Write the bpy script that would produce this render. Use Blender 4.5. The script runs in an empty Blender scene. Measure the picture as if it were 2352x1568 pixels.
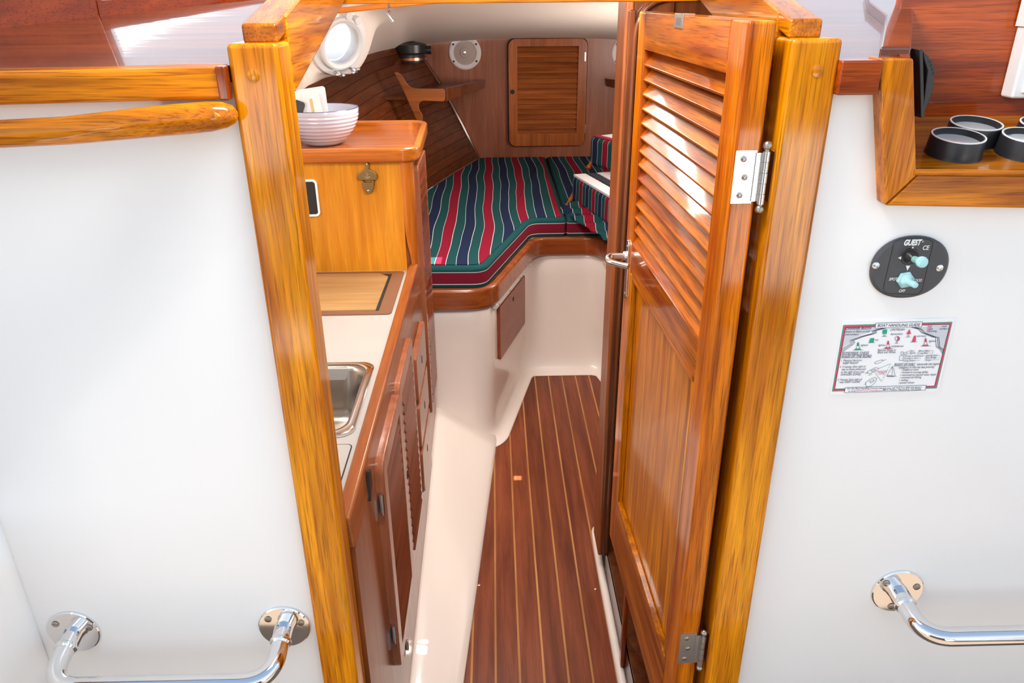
import bpy, bmesh, math, random
from mathutils import Vector, Matrix
random.seed(7)
R = math.radians
SC = bpy.context.scene
COL = SC.collection
# ---------------------------------------------------------------- camera
F = 1739.0; CX, CY = 1176.0, 784.0
DN = Vector((29, -3816, -1739)).normalized()
FW = Vector((-46, 792, -1739)); FW = (FW - FW.dot(DN) * DN).normalized()
UP = -DN; RT = FW.cross(UP)
EYE = Vector((0, 0, 1.72))
cam = bpy.data.objects.new('camera', bpy.data.cameras.new('camera')); COL.objects.link(cam)
cam.data.sensor_width = 36; cam.data.lens = F / 2352 * 36; cam.data.clip_start = .02
Mr = Matrix((RT, FW, UP))            # rows: world axes in camera coordinates -> camera-to-world
cam.matrix_world = Matrix.Translation(EYE) @ Mr.to_4x4()
SC.camera = cam
# ---------------------------------------------------------------- light
SC.view_settings.view_transform = 'Standard'; SC.view_settings.look = 'None'
SC.view_settings.gamma = 1; SC.view_settings.exposure = -0.22
SC.view_settings.use_curve_mapping = False
w = bpy.data.worlds.new('sky'); SC.world = w; w.use_nodes = True
nt = w.node_tree; nt.nodes.clear()
tc = nt.nodes.new('ShaderNodeTexCoord'); sx = nt.nodes.new('ShaderNodeSeparateXYZ')
rp = nt.nodes.new('ShaderNodeValToRGB'); bg = nt.nodes.new('ShaderNodeBackground'); wo = nt.nodes.new('ShaderNodeOutputWorld')
mr_ = nt.nodes.new('ShaderNodeMapRange'); mr_.inputs[1].default_value = -1; mr_.inputs[2].default_value = 1
nt.links.new(tc.outputs['Generated'], sx.inputs[0]); nt.links.new(sx.outputs[2], mr_.inputs[0])
nt.links.new(mr_.outputs[0], rp.inputs[0]); nt.links.new(rp.outputs[0], bg.inputs[0]); nt.links.new(bg.outputs[0], wo.inputs[0])
cr = rp.color_ramp
cr.elements[0].position = 0.0; cr.elements[0].color = (.20, .20, .20, 1)
cr.elements[1].position = 1.0; cr.elements[1].color = (.35, .55, .85, 1)
for p, c in ((.455, (.30, .32, .33, 1)), (.475, (1.2, 1.25, 1.3, 1)), (.505, (1.5, 1.55, 1.6, 1)), (.68, (1.15, 1.3, 1.5, 1)), (.85, (.5, .65, .9, 1))):
    e = cr.elements.new(p); e.color = c
bg.inputs[1].default_value = 1.15
def sun(dirto, strength, angle=.53):
    l = bpy.data.lights.new('sun', 'SUN'); l.energy = strength; l.angle = R(angle); l.color = (1, .95, .87)
    o = bpy.data.objects.new('sun', l); COL.objects.link(o)
    o.rotation_euler = Vector(dirto).normalized().to_track_quat('Z', 'Y').to_euler()
SUN = Vector((.35, .15, .92)).normalized()
sun(SUN, 24.0, .3)
def area(name, loc, aim, sx_, sy_, power, color=(1, .97, .93)):
    l = bpy.data.lights.new(name, 'AREA'); l.shape = 'RECTANGLE'; l.size = sx_; l.size_y = sy_; l.energy = power; l.color = color
    o = bpy.data.objects.new(name, l); COL.objects.link(o); o.location = loc
    o.rotation_euler = (Vector(loc) - Vector(aim)).to_track_quat('Z', 'Y').to_euler()
area('saloon_fill_light', (-.05, 2.55, 1.755), (.1, 2.6, 0), .30, .30, 15, (1, .92, .85))  # added fill under a closed roof; there is no skylight
area('companion_fill_light', (.0, .88, 2.12), (-.05, 2.8, .3), .36, .16, 16, (1, .95, .9))  # added fill boosting the daylight from the open hatch
area('starboard_fill_light', (1.15, 3.3, 1.30), (-.3, 4.2, 1.55), .9, .3, 26, (1, .90, .82))  # added fill to lift ceiling and port hull; no portlights here
area('galley_fill_light', (-.85, 1.6, 1.5), (-.1, 2.9, .4), .6, .25, 6, (1, .92, .85))  # added fill aimed at the berth front, no portlight behind it
area('liner_fill_light', (.1, 1.62, 1.742), (-.05, 2.9, .4), .5, .04, 7, (1, .93, .86))  # unseen fill added to brighten the cream liner
# ---------------------------------------------------------------- survey helpers
def ray(px, py):
    c = Vector((px - CX, -(py - CY), -F)); return Vector((c.dot(RT), c.dot(FW), c.dot(UP)))
def P(px, py, X=None, Y=None, Z=None):
    r = ray(px, py)
    t = X / r.x if X is not None else (Y / r.y if Y is not None else (Z - 1.72) / r.z)
    return EYE + t * r
def PR(px, py, z0=1.645, k=.21):      # on the coachroof, which rises forward from the bulkhead
    r = ray(px, py); t = (z0 + k * (0 - 1) - 1.72) / (r.z - k * r.y); return EYE + t * r
# ---------------------------------------------------------------- materials
def mat(name):
    m = bpy.data.materials.new(name); m.use_nodes = True
    n = m.node_tree; return m, n, n.nodes['Principled BSDF']
def plain(name, col, rough=.4, metal=0, coat=0, bump=0, bscale=200, var=0, spec=.5, trans=0, grime=None):
    m, n, b = mat(name)
    b.inputs['Base Color'].default_value = (*col, 1); b.inputs['Roughness'].default_value = rough
    b.inputs['Metallic'].default_value = metal; b.inputs['Coat Weight'].default_value = coat
    b.inputs['Coat Roughness'].default_value = .08; b.inputs['Specular IOR Level'].default_value = spec
    b.inputs['Transmission Weight'].default_value = trans
    t = n.nodes.new('ShaderNodeTexCoord')
    if bump:
        ns = n.nodes.new('ShaderNodeTexNoise'); ns.inputs['Scale'].default_value = bscale; ns.inputs['Detail'].default_value = 3
        bp = n.nodes.new('ShaderNodeBump'); bp.inputs['Strength'].default_value = bump; bp.inputs['Distance'].default_value = .001
        n.links.new(t.outputs['Object'], ns.inputs['Vector']); n.links.new(ns.outputs[0], bp.inputs['Height']); n.links.new(bp.outputs[0], b.inputs['Normal'])
    if var:
        ns = n.nodes.new('ShaderNodeTexNoise'); ns.inputs['Scale'].default_value = 4; ns.inputs['Detail'].default_value = 5
        mx = n.nodes.new('ShaderNodeMix'); mx.data_type = 'RGBA'
        g = grime or tuple(c * (1 - var) for c in col)
        mx.inputs[6].default_value = (*col, 1); mx.inputs[7].default_value = (*g, 1)
        rr = n.nodes.new('ShaderNodeMapRange'); rr.inputs[1].default_value = .45; rr.inputs[2].default_value = .75
        n.links.new(t.outputs['Object'], ns.inputs['Vector']); n.links.new(ns.outputs[0], rr.inputs[0])
        n.links.new(rr.outputs[0], mx.inputs[0]); n.links.new(mx.outputs[2], b.inputs['Base Color'])
    return m
def wood(name, light, dark, pore, axis='Z', coat=1.0, rough=.3, crough=.06, grain=1.0, wob=.25, var=.16, wavy=.15, spec=.12, streak=None):
    if streak is None: streak = .20 if wavy else .07
    m, n, b = mat(name); N = n.nodes; L = n.links
    t = N.new('ShaderNodeTexCoord'); oi = N.new('ShaderNodeObjectInfo')
    off = N.new('ShaderNodeVectorMath'); off.operation = 'MULTIPLY_ADD'
    cb = N.new('ShaderNodeCombineXYZ')
    for i in range(3): L.new(oi.outputs['Random'], cb.inputs[i])
    L.new(cb.outputs[0], off.inputs[0]); off.inputs[1].default_value = (13, 17, 19); L.new(t.outputs['Object'], off.inputs[2])
    def mp(s_long, s_across):
        q = N.new('ShaderNodeMapping'); s = [s_across] * 3; s['XYZ'.index(axis)] = s_long
        q.inputs['Scale'].default_value = s; L.new(off.outputs[0], q.inputs['Vector']); return q
    def noise(q, sc, det, dist=0.):
        x = N.new('ShaderNodeTexNoise'); x.inputs['Scale'].default_value = sc; x.inputs['Detail'].default_value = det
        x.inputs['Distortion'].default_value = dist; L.new(q.outputs[0], x.inputs['Vector']); return x
    a = noise(mp(1.5 * grain, 22 * grain), 1.6, 7, wob * 2)
    c = noise(mp(14 * grain, 480 * grain), 1.0, 4)
    g2 = noise(mp(4 * grain, 110 * grain), 1.0, 5)
    d = noise(mp(1.6, 3), 1.3, 2)
    r1 = N.new('ShaderNodeValToRGB'); r1.color_ramp.elements[0].position = .30; r1.color_ramp.elements[1].position = .70
    r1.color_ramp.elements[0].color = (*dark, 1); r1.color_ramp.elements[1].color = (*light, 1); L.new(a.outputs[0], r1.inputs[0])
    r2 = N.new('ShaderNodeMapRange'); r2.inputs[1].default_value = .50; r2.inputs[2].default_value = .66; r2.inputs[3].default_value = 0; r2.inputs[4].default_value = .55 if wavy else .30
    L.new(c.outputs[0], r2.inputs[0])
    mx = N.new('ShaderNodeMix'); mx.data_type = 'RGBA'; L.new(r2.outputs[0], mx.inputs[0]); L.new(r1.outputs[0], mx.inputs[6]); mx.inputs[7].default_value = (*pore, 1)
    hs = N.new('ShaderNodeHueSaturation'); L.new(mx.outputs[2], hs.inputs['Color'])
    mv = N.new('ShaderNodeMapRange'); mv.inputs[3].default_value = 1 - var; mv.inputs[4].default_value = 1 + var; L.new(oi.outputs['Random'], mv.inputs[0])
    md = N.new('ShaderNodeMapRange'); md.inputs[1].default_value = .3; md.inputs[2].default_value = .7; md.inputs[3].default_value = .85; md.inputs[4].default_value = 1.12; L.new(d.outputs[0], md.inputs[0])
    m3 = N.new('ShaderNodeMapRange'); m3.inputs[1].default_value = .38; m3.inputs[2].default_value = .62; m3.inputs[3].default_value = 1 - streak; m3.inputs[4].default_value = 1 + streak * .55; L.new(g2.outputs[0], m3.inputs[0])
    m4 = N.new('ShaderNodeMath'); m4.operation = 'MULTIPLY'; L.new(m3.outputs[0], m4.inputs[0]); L.new(md.outputs[0], m4.inputs[1]); md = m4
    mu = N.new('ShaderNodeMath'); mu.operation = 'MULTIPLY'; L.new(mv.outputs[0], mu.inputs[0]); L.new(md.outputs[0], mu.inputs[1]); L.new(mu.outputs[0], hs.inputs['Value'])
    L.new(hs.outputs[0], b.inputs['Base Color'])
    b.inputs['Roughness'].default_value = rough; b.inputs['Coat Weight'].default_value = coat; b.inputs['Coat Roughness'].default_value = crough
    b.inputs['Coat IOR'].default_value = 1.5; b.inputs['Specular IOR Level'].default_value = spec
    if wavy:
        e = noise(mp(4, 45), 1.0, 2)
        bp = N.new('ShaderNodeBump'); bp.inputs['Strength'].default_value = wavy; bp.inputs['Distance'].default_value = .0012
        L.new(e.outputs[0], bp.inputs['Height']); L.new(bp.outputs[0], b.inputs['Coat Normal'])
        bp2 = N.new('ShaderNodeBump'); bp2.inputs['Strength'].default_value = wavy * .8; bp2.inputs['Distance'].default_value = .0006
        L.new(c.outputs[0], bp2.inputs['Height']); L.new(bp2.outputs[0], b.inputs['Normal'])
    return m
AMB = dict(light=(.74, .25, .003), dark=(.27, .052, .001), pore=(.09, .014, .0005), coat=.6, spec=.05)
AMBX = wood('varnished_teak_x', axis='X', **AMB); AMBY = wood('varnished_teak_y', axis='Y', **AMB); AMBZ = wood('varnished_teak_z', axis='Z', **AMB)
POST = wood('post_teak', (.88, .35, .002), (.45, .11, .001), (.15, .028, .0005), axis='Z', crough=.10, coat=.7, spec=.05)
DOOR = dict(light=(.64, .18, .002), dark=(.27, .042, .001), pore=(.09, .012, .0005), coat=.55, spec=.05)
DOORX = wood('door_teak_x', axis='X', **DOOR); DOORZ = wood('door_teak_z', axis='Z', **DOOR)
DOORP = wood('door_panel_teak', (.74, .26, .004), (.34, .07, .002), (.2, .035, .001), axis='Z', wob=.6, coat=.32, spec=.05)
RED = dict(light=(.44, .075, .004), dark=(.17, .02, .001), pore=(.06, .006, .001), coat=.8)
REDX = wood('red_mahogany_x', axis='X', crough=.05, grain=1.2, **RED); REDY = wood('red_mahogany_y', axis='Y', **RED); REDZ = wood('red_mahogany_z', axis='Z', **RED)
INT = dict(light=(.40, .12, .03), dark=(.23, .055, .013), pore=(.11, .025, .006))
INTX = wood('cabin_teak_x', axis='X', coat=.5, crough=.2, wavy=0, **INT); INTY = wood('cabin_teak_y', axis='Y', coat=.5, crough=.2, wavy=0, **INT); INTZ = wood('cabin_teak_z', axis='Z', coat=.5, crough=.2, wavy=0, **INT)
FACE = wood('cabinet_face_teak', (.70, .30, .022), (.54, .18, .01), (.34, .10, .006), axis='Z', coat=.35, crough=.2, wavy=0, wob=.1, var=.04)
HON = dict(light=(.58, .18, .02), dark=(.36, .085, .009), pore=(.17, .04, .005))
HONX = wood('honey_trim_x', axis='X', coat=.7, crough=.12, wavy=0, **HON); HONZ = wood('honey_trim_z', axis='Z', coat=.7, crough=.12, wavy=0, **HON); HONY = wood('honey_trim_y', axis='Y', coat=.7, crough=.12, wavy=0, **HON)
HULL = wood('hull_plank_teak', (.17, .045, .014), (.08, .02, .006), (.03, .008, .003), axis='Y', coat=.2, crough=.3, wavy=0, var=.3)
SOLE = wood('sole_teak', (.30, .078, .030), (.155, .034, .014), (.08, .016, .007), axis='Y', coat=.25, crough=.3, rough=.45, wavy=0, var=.12)
HOLLY = wood('sole_inlay_maple', (.62, .30, .10), (.45, .19, .05), (.3, .1, .03), axis='Y', coat=.3, crough=.25, wavy=0, var=.05)
JAMB = wood('dark_jamb_teak', (.17, .05, .016), (.09, .024, .008), (.04, .01, .004), axis='Z', coat=.6, crough=.12, wavy=0)
BOARD = wood('maple_board', (.42, .26, .11), (.33, .18, .07), (.42, .2, .07), axis='X', coat=.1, crough=.4, rough=.5, wavy=0, var=.03)
ROOF = wood('varnished_roof_board', (.22, .055, .015), (.10, .022, .008), (.05, .012, .006), axis='X', coat=1, crough=.05, rough=.25, wavy=.12, grain=.8, spec=.6)
GEL = plain('white_gelcoat', (.86, .87, .865), rough=.4, coat=.12, spec=.3)
GEL2 = plain('cream_liner_gelcoat', (.94, .845, .765), rough=.3, coat=.5)
CEIL = plain('cream_headliner', (.90, .80, .71), rough=.7, bump=.15, bscale=600)
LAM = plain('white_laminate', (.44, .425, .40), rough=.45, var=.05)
CHROME = plain('polished_stainless', (.80, .80, .80), rough=.06, metal=1)
BRUSH = plain('brushed_stainless', (.40, .37, .33), rough=.27, metal=1)
ZINC = plain('dull_chrome', (.72, .73, .74), rough=.22, metal=1)
BRASS = plain('old_bronze', (.30, .20, .08), rough=.4, metal=1, bump=.4, bscale=300)
BLACK = plain('black_plastic', (.018, .018, .02), rough=.35)
BLACKM = plain('matte_black', (.012, .012, .012), rough=.7)
PANELB = plain('charcoal_panel', (.055, .055, .062), rough=.45, var=.3)
WHITEP = plain('white_plastic', (.85, .86, .86), rough=.35)
WHITEG = plain('white_ceramic', (.56, .60, .72), rough=.15, coat=.8)
BLUEG = plain('navy_glaze', (.02, .05, .15), rough=.2)
PAPER = plain('white_card', (.80, .81, .82), rough=.6)
TAPE = plain('masking_tape', (.62, .48, .22), rough=.7)
GREEN = plain('green_boot', (.22, .48, .40), rough=.4)
CYAN = plain('pale_blue_boot', (.38, .68, .72), rough=.25, coat=.4)
GLASS = plain('gauge_glass_sky', (.72, .75, .76), rough=.15, coat=1)  # pale base colour stands in for the sky reflected in the glass
INKK = plain('navy_ink', (.03, .04, .10), rough=.6); INKG = plain('green_ink', (.0, .36, .20), rough=.6)
INKR = plain('red_ink', (.72, .05, .12), rough=.6); INKW = plain('white_ink', (.88, .88, .86), rough=.6); INKGY = plain('grey_ink', (.60, .64, .68), rough=.6)
INKM = plain('pink_ink', (.62, .10, .25), rough=.6)
STICK = plain('white_sticker', (.86, .89, .91), rough=.25)
GREYL = plain('tan_plastic', (.70, .62, .56), rough=.4)
TAN = plain('cockpit_teak', (.15, .11, .08), rough=.7, var=.2)
BACKDROP = plain('dark_backdrop', (.07, .045, .03), rough=.6)
COPPER = plain('copper_ring', (.6, .25, .15), rough=.3, metal=1)
SPK = plain('speaker_grille', (.45, .36, .33), rough=.6, bump=.5, bscale=1500)
m_, n_, b_ = mat('clear_port_glass'); b_.inputs['Base Color'].default_value = (1, 1, 1, 1); b_.inputs['Transmission Weight'].default_value = 1; b_.inputs['Roughness'].default_value = 0; b_.inputs['IOR'].default_value = 1.1
PORT = m_
G_, N_, R_, W_ = (.010, .066, .070), (.012, .022, .062), (.24, .008, .028), (.55, .58, .62)
def fabric(name, mode):
    m, n, b = mat(name); N = n.nodes; L = n.links
    t = N.new('ShaderNodeTexCoord'); s = N.new('ShaderNodeSeparateXYZ'); ns = N.new('ShaderNodeTexNoise'); ns.inputs['Scale'].default_value = 2.6; ns.inputs['Detail'].default_value = 0
    L.new(t.outputs['Object'], s.inputs[0]); L.new(t.outputs['Object'], ns.inputs['Vector'])
    r = N.new('ShaderNodeValToRGB'); r.color_ramp.interpolation = 'CONSTANT'; el = r.color_ramp.elements
    if mode == 'x' or mode == 'xs':
        per = .171 if mode == 'x' else .165
        a = N.new('ShaderNodeMath'); a.operation = 'MULTIPLY_ADD'; a.inputs[1].default_value = .035; L.new(ns.outputs[0], a.inputs[0]); L.new(s.outputs[0], a.inputs[2])
        d = N.new('ShaderNodeMath'); d.operation = 'MULTIPLY_ADD'; d.inputs[1].default_value = 1 / per; d.inputs[2].default_value = (.190 + 20 * .171) / .171 if mode == 'x' else 20.1; L.new(a.outputs[0], d.inputs[0])
        f = N.new('ShaderNodeMath'); f.operation = 'FRACT'; L.new(d.outputs[0], f.inputs[0])
        st = [(0, R_), (.125, W_), (.14, G_), (.36, W_), (.375, N_), (.625, W_), (.64, G_), (.86, W_), (.875, R_)]
        src = f
    else:
        f = N.new('ShaderNodeMapRange'); f.inputs[1].default_value = .69; f.inputs[2].default_value = .79; L.new(s.outputs[2], f.inputs[0])
        st = [(0, (.008, .045, .045)), (.24, W_), (.27, (.17, .01, .025)), (.72, W_), (.75, G_)]
        src = f
    while len(el) < len(st): el.new(.5)
    for e, (p, c) in zip(el, st): e.position = p; e.color = (*c, 1)
    L.new(src.outputs[0], r.inputs[0]); L.new(r.outputs[0], b.inputs['Base Color'])
    b.inputs['Roughness'].default_value = .95; b.inputs['Specular IOR Level'].default_value = .15
    wv = N.new('ShaderNodeTexNoise'); wv.inputs['Scale'].default_value = 500; bp = N.new('ShaderNodeBump'); bp.inputs['Strength'].default_value = .3; bp.inputs['Distance'].default_value = .001
    L.new(t.outputs['Object'], wv.inputs['Vector']); L.new(wv.outputs[0], bp.inputs['Height']); L.new(bp.outputs[0], b.inputs['Normal'])
    return m
FABX = fabric('striped_canvas', 'x'); FABS = fabric('striped_canvas_narrow', 'xs'); FABZ = fabric('striped_boxing', 'z')
FABW = plain('white_canvas', (.62, .60, .62), rough=.9, bump=.3, bscale=400); FABK = plain('black_canvas', (.015, .018, .03), rough=.9); FABR = plain('red_canvas', R_, rough=.9)
# ---------------------------------------------------------------- mesh helpers
OFF = {}
def V(*a): return Vector(a)
class B:
    def __init__(s): s.v = []; s.f = []
    def add(s, vs, fs):
        k = len(s.v); s.v += [Vector(p) for p in vs]; s.f += [tuple(i + k for i in f) for f in fs]; return s
    def box(s, a, b):
        (x0, y0, z0), (x1, y1, z1) = [tuple(t) for t in zip(*[(min(p, q), max(p, q)) for p, q in zip(a, b)])]
        return s.hexa([(x0, y0, z0), (x1, y0, z0), (x1, y1, z0), (x0, y1, z0), (x0, y0, z1), (x1, y0, z1), (x1, y1, z1), (x0, y1, z1)])
    def hexa(s, p): return s.add(p, [(3, 2, 1, 0), (4, 5, 6, 7), (0, 1, 5, 4), (1, 2, 6, 5), (2, 3, 7, 6), (3, 0, 4, 7)])
    def extr(s, pts, d):                        # polygon pushed along vector d
        n = len(pts); d = Vector(d); p = [Vector(q) for q in pts]
        return s.add(p + [q + d for q in p], [tuple(range(n))[::-1], tuple(range(n, 2 * n))] + [(i, (i + 1) % n, n + (i + 1) % n, n + i) for i in range(n)])
    def rings(s, rs, cap0=True, cap1=True, closed=True):
        n = len(rs[0]); vs = [p for r in rs for p in r]; fs = []
        for i in range(len(rs) - 1):
            for j in range(n if closed else n - 1):
                k = (j + 1) % n; fs.append((i * n + j, i * n + k, (i + 1) * n + k, (i + 1) * n + j))
        if cap0: fs.append(tuple(range(n))[::-1])
        if cap1: fs.append(tuple(range((len(rs) - 1) * n, len(rs) * n)))
        return s.add(vs, fs)
    def tube(s, path, r, n=12, closed=False, ry=None):
        path = [Vector(p) for p in path]; m = len(path); rs = []; up = None
        rad = r if isinstance(r, (list, tuple)) else [r] * m
        for i, p in enumerate(path):
            a = path[(i - 1) % m] if (i > 0 or closed) else p; b = path[(i + 1) % m] if (i < m - 1 or closed) else p
            t = (b - a).normalized()
            if up is None: up = Vector((0, 0, 1)) if abs(t.z) < .9 else Vector((1, 0, 0))
            x = t.cross(up).normalized(); up = x.cross(t).normalized()
            k = (ry or 1.0)
            rs.append([p + x * math.cos(2 * math.pi * j / n) * rad[i] + up * math.sin(2 * math.pi * j / n) * rad[i] * k for j in range(n)])
        if closed: rs.append(rs[0]); return s.rings(rs, False, False)
        return s.rings(rs)
    def lathe(s, prof, c=(0, 0, 0), ax=(0, 0, 1), n=28, cap0=True, cap1=True):
        ax = Vector(ax).normalized(); c = Vector(c); x = ax.orthogonal().normalized(); y = ax.cross(x)
        return s.rings([[c + ax * h + (x * math.cos(2 * math.pi * j / n) + y * math.sin(2 * math.pi * j / n)) * r for j in range(n)] for r, h in prof], cap0, cap1)
    def cyl(s, c, ax, r, h, n=20): return s.lathe([(r, 0), (r, h)], c, ax, n)
    def ball(s, c, r, n=12): return s.lathe([(r * math.sin(math.pi * i / 8) + 1e-5, -r * math.cos(math.pi * i / 8)) for i in range(9)], c, (0, 0, 1), n)
    def grid(s, rows): return s.rings([[Vector(p) for p in r] for r in rows], False, False, closed=False)
    def build(s, name, m, parent=None, flat=False, bevel=0, seg=2, solid=0, ang=35, label=None, cat=None, group=None, kind=None, local=False, origin=None, fixn=True):
        me = bpy.data.meshes.new(name); o = bpy.data.objects.new(name, me); COL.objects.link(o)
        off = Vector((0, 0, 0))
        if parent is not None:
            o.parent = parent
            if not local: off = OFF[parent.name]
            OFF[o.name] = OFF[parent.name]
        else:
            if origin is not None: off = Vector(origin)
            elif kind != 'structure':
                xs = [p.x for p in s.v]; ys = [p.y for p in s.v]; zs = [p.z for p in s.v]
                off = Vector(((min(xs) + max(xs)) / 2, (min(ys) + max(ys)) / 2, min(zs)))
            o.location = off; OFF[o.name] = off
        me.from_pydata([tuple(p - off) for p in s.v], [], s.f)
        if fixn:
            bm = bmesh.new(); bm.from_mesh(me); bmesh.ops.recalc_face_normals(bm, faces=bm.faces); bm.to_mesh(me); bm.free()
        for p in me.polygons: p.use_smooth = not flat
        if not flat: me.set_sharp_from_angle(angle=R(ang))
        me.materials.append(m)
        if solid:
            q = o.modifiers.new('s', 'SOLIDIFY'); q.thickness = solid; q.offset = 0
        if bevel:
            q = o.modifiers.new('b', 'BEVEL'); q.width = bevel; q.segments = seg; q.limit_method = 'ANGLE'; q.angle_limit = R(40); q.harden_normals = True
        tag(o, label, cat, group, kind); return o
def tag(o, label=None, cat=None, group=None, kind=None):
    if label: o['label'] = label
    if cat: o['category'] = cat
    if group: o['group'] = group
    if kind: o['kind'] = kind
def thing(name, label, cat, loc, group=None, kind=None, rz=0):
    o = bpy.data.objects.new(name, None); o.empty_display_size = .05; COL.objects.link(o); o.location = loc; o.rotation_euler = (0, 0, rz)
    OFF[o.name] = Vector(loc); tag(o, label, cat, group, kind); return o
def rrect(cx, cy, w_, h_, r, n=5):
    out = []
    for k, (sx_, sy_) in enumerate(((1, 1), (-1, 1), (-1, -1), (1, -1))):
        for i in range(n + 1):
            a = R(90 * k + 90 * i / n); out.append((cx + sx_ * (w_ / 2 - r) + r * math.cos(a), cy + sy_ * (h_ / 2 - r) + r * math.sin(a)))
    return out
def rpath(pts, r, n=6):                          # round the inner corners of an open path (2D or 3D)
    pts = [Vector(p) for p in pts]; out = [pts[0]]
    for a, b, c in zip(pts, pts[1:], pts[2:]):
        u = (a - b).normalized(); v = (c - b).normalized(); rr = min(r, (a - b).length * .49, (c - b).length * .49)
        p, q = b + u * rr, b + v * rr
        for i in range(n + 1):
            t = i / n; out.append(p * (1 - t) ** 2 + b * 2 * t * (1 - t) + q * t * t)
    return out + [pts[-1]]
def clip(poly, ax, val, keep_less):
    out = []
    for i, a in enumerate(poly):
        b = poly[(i + 1) % len(poly)]; ia = (a[ax] <= val) == keep_less; ib = (b[ax] <= val) == keep_less
        if ia: out.append(a)
        if ia != ib:
            t = (val - a[ax]) / (b[ax] - a[ax]); out.append(tuple(a[k] + t * (b[k] - a[k]) for k in range(2)))
    return out
def offset_path(pts, d):                         # offset an XY path to its left by d
    out = []
    for i, p in enumerate(pts):
        a = pts[max(i - 1, 0)]; b = pts[min(i + 1, len(pts) - 1)]; t = Vector((b[0] - a[0], b[1] - a[1])).normalized()
        out.append((p[0] - t.y * d, p[1] + t.x * d))
    return out
def screw(c, ax, r, parent, m=ZINC, slot=True, local=False, name='screw'):
    b = B().lathe([(r, 0), (r, .0006), (r * .7, .0012), (1e-4, .0013)], c, ax, 14); o = b.build(name, m, parent, local=local)
    return o
# ================================================================ structure: cockpit bulkhead
PL0, PL1, PR0, PR1 = -.321, -.259, .365, .428      # the two posts of the companionway
b = B().box((-.86, 1.0, .38), (PL0 + .02, 1.04, 1.625))
b.build('wall_left', GEL, kind='structure', label='white gelcoat cockpit bulkhead left of the companionway', cat='wall')
b = B().extr([(PR1 - .02, 1.0, .38), (1.6, 1.0, .38), (1.6, 1.0, 1.47), (.53, 1.0, 1.47), (.50, 1.0, 1.63), (PR1 - .02, 1.0, 1.63)], (0, .04, 0))
b.build('wall_right', GEL, kind='structure', label='white gelcoat cockpit bulkhead right of the companionway', cat='wall')
# cockpit side that meets the bulkhead at lower left
rows = []
for z in (.38, .55, .66, .72, .86, .98):
    fl = .10 if z < .6 else (.05 if z < .7 else 0)
    rows.append([(-.80 + .0, 1.001, z), (-.812, .992, z), (-.823, .975, z), (-.83, .94, z), (-.845 - fl * .3, .5, z), (-.90 - fl, -1.6, z)])
B().grid(rows).build('wall_port', GEL, kind='structure', label='white cockpit side meeting the bulkhead at lower left', cat='wall', solid=.01)
B().box((1.75, -1.6, .38), (1.80, 1.04, 1.3)).build('wall_starboard', GEL, kind='structure', label='white cockpit side on the right outside the picture', cat='wall')
B().box((-1.2, -1.7, .34), (1.8, 1.04, .38)).build('floor_cockpit', TAN, kind='structure', label='tan cockpit sole below the bulkhead', cat='floor')
B().box((-1.4, -2.2, .34), (2.0, -1.95, 1.52)).build('wall_backdrop', BACKDROP, kind='structure', label='dark panel behind the viewer, added to darken reflections in the varnish', cat='wall')  # unseen dark panel, added so the varnish mirrors something dark
def slope(n_, x0, x1, y0, z0_, y1, z1_, lab):  # unseen white panels, added to put bright reflections on the posts
    B().hexa([(x0, y0, z0_ - .03), (x1, y0, z0_ - .03), (x1, y1, z1_ - .03), (x0, y1, z1_ - .03), (x0, y0, z0_), (x1, y0, z0_), (x1, y1, z1_), (x0, y1, z1_)]).build('trim_%d' % n_, GEL, kind='structure', label=lab, cat='trim')
slope(13, .95, 1.70, -1.0, .60, -1.5, 1.15, 'white sloping panel on the right behind the viewer, added for post reflections')
slope(14, -1.15, -.80, -1.0, 1.12, -1.5, 1.42, 'white sloping panel on the left behind the viewer, added for post reflections')
slope(15, -1.05, -.72, -1.2, .40, -.75, .45, 'low white panel on the cockpit sole behind the viewer, added for post reflections')
# posts
def post(n, x0, x1, lab):
    r = thing('trim_%d' % n, lab, 'door post', ((x0 + x1) / 2, 1.0, .36), kind='structure')
    B().box((x0, .982, .36), (x1, 1.045, 1.671)).build('post', POST, r, bevel=.006, seg=3)
    s = 1 if x0 > 0 else -1
    xc = P(1878, 163, Y=.98).x if s > 0 else P(582, 174, Y=.98).x
    zc = P(1878, 163, Y=.98).z if s > 0 else P(582, 174, Y=.98).z
    B().lathe([(.0075, 0), (.0075, .0008), (.0066, .001), (1e-4, .001)], (xc, .9822, zc), (0, -1, 0), 20).build('wood_plug', POST, r, label='round wood plug')
post(1, PL0, PL1, 'honey varnished teak door post left of the companionway')
post(2, PR0, PR1, 'honey varnished teak door post right of the companionway')
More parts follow.
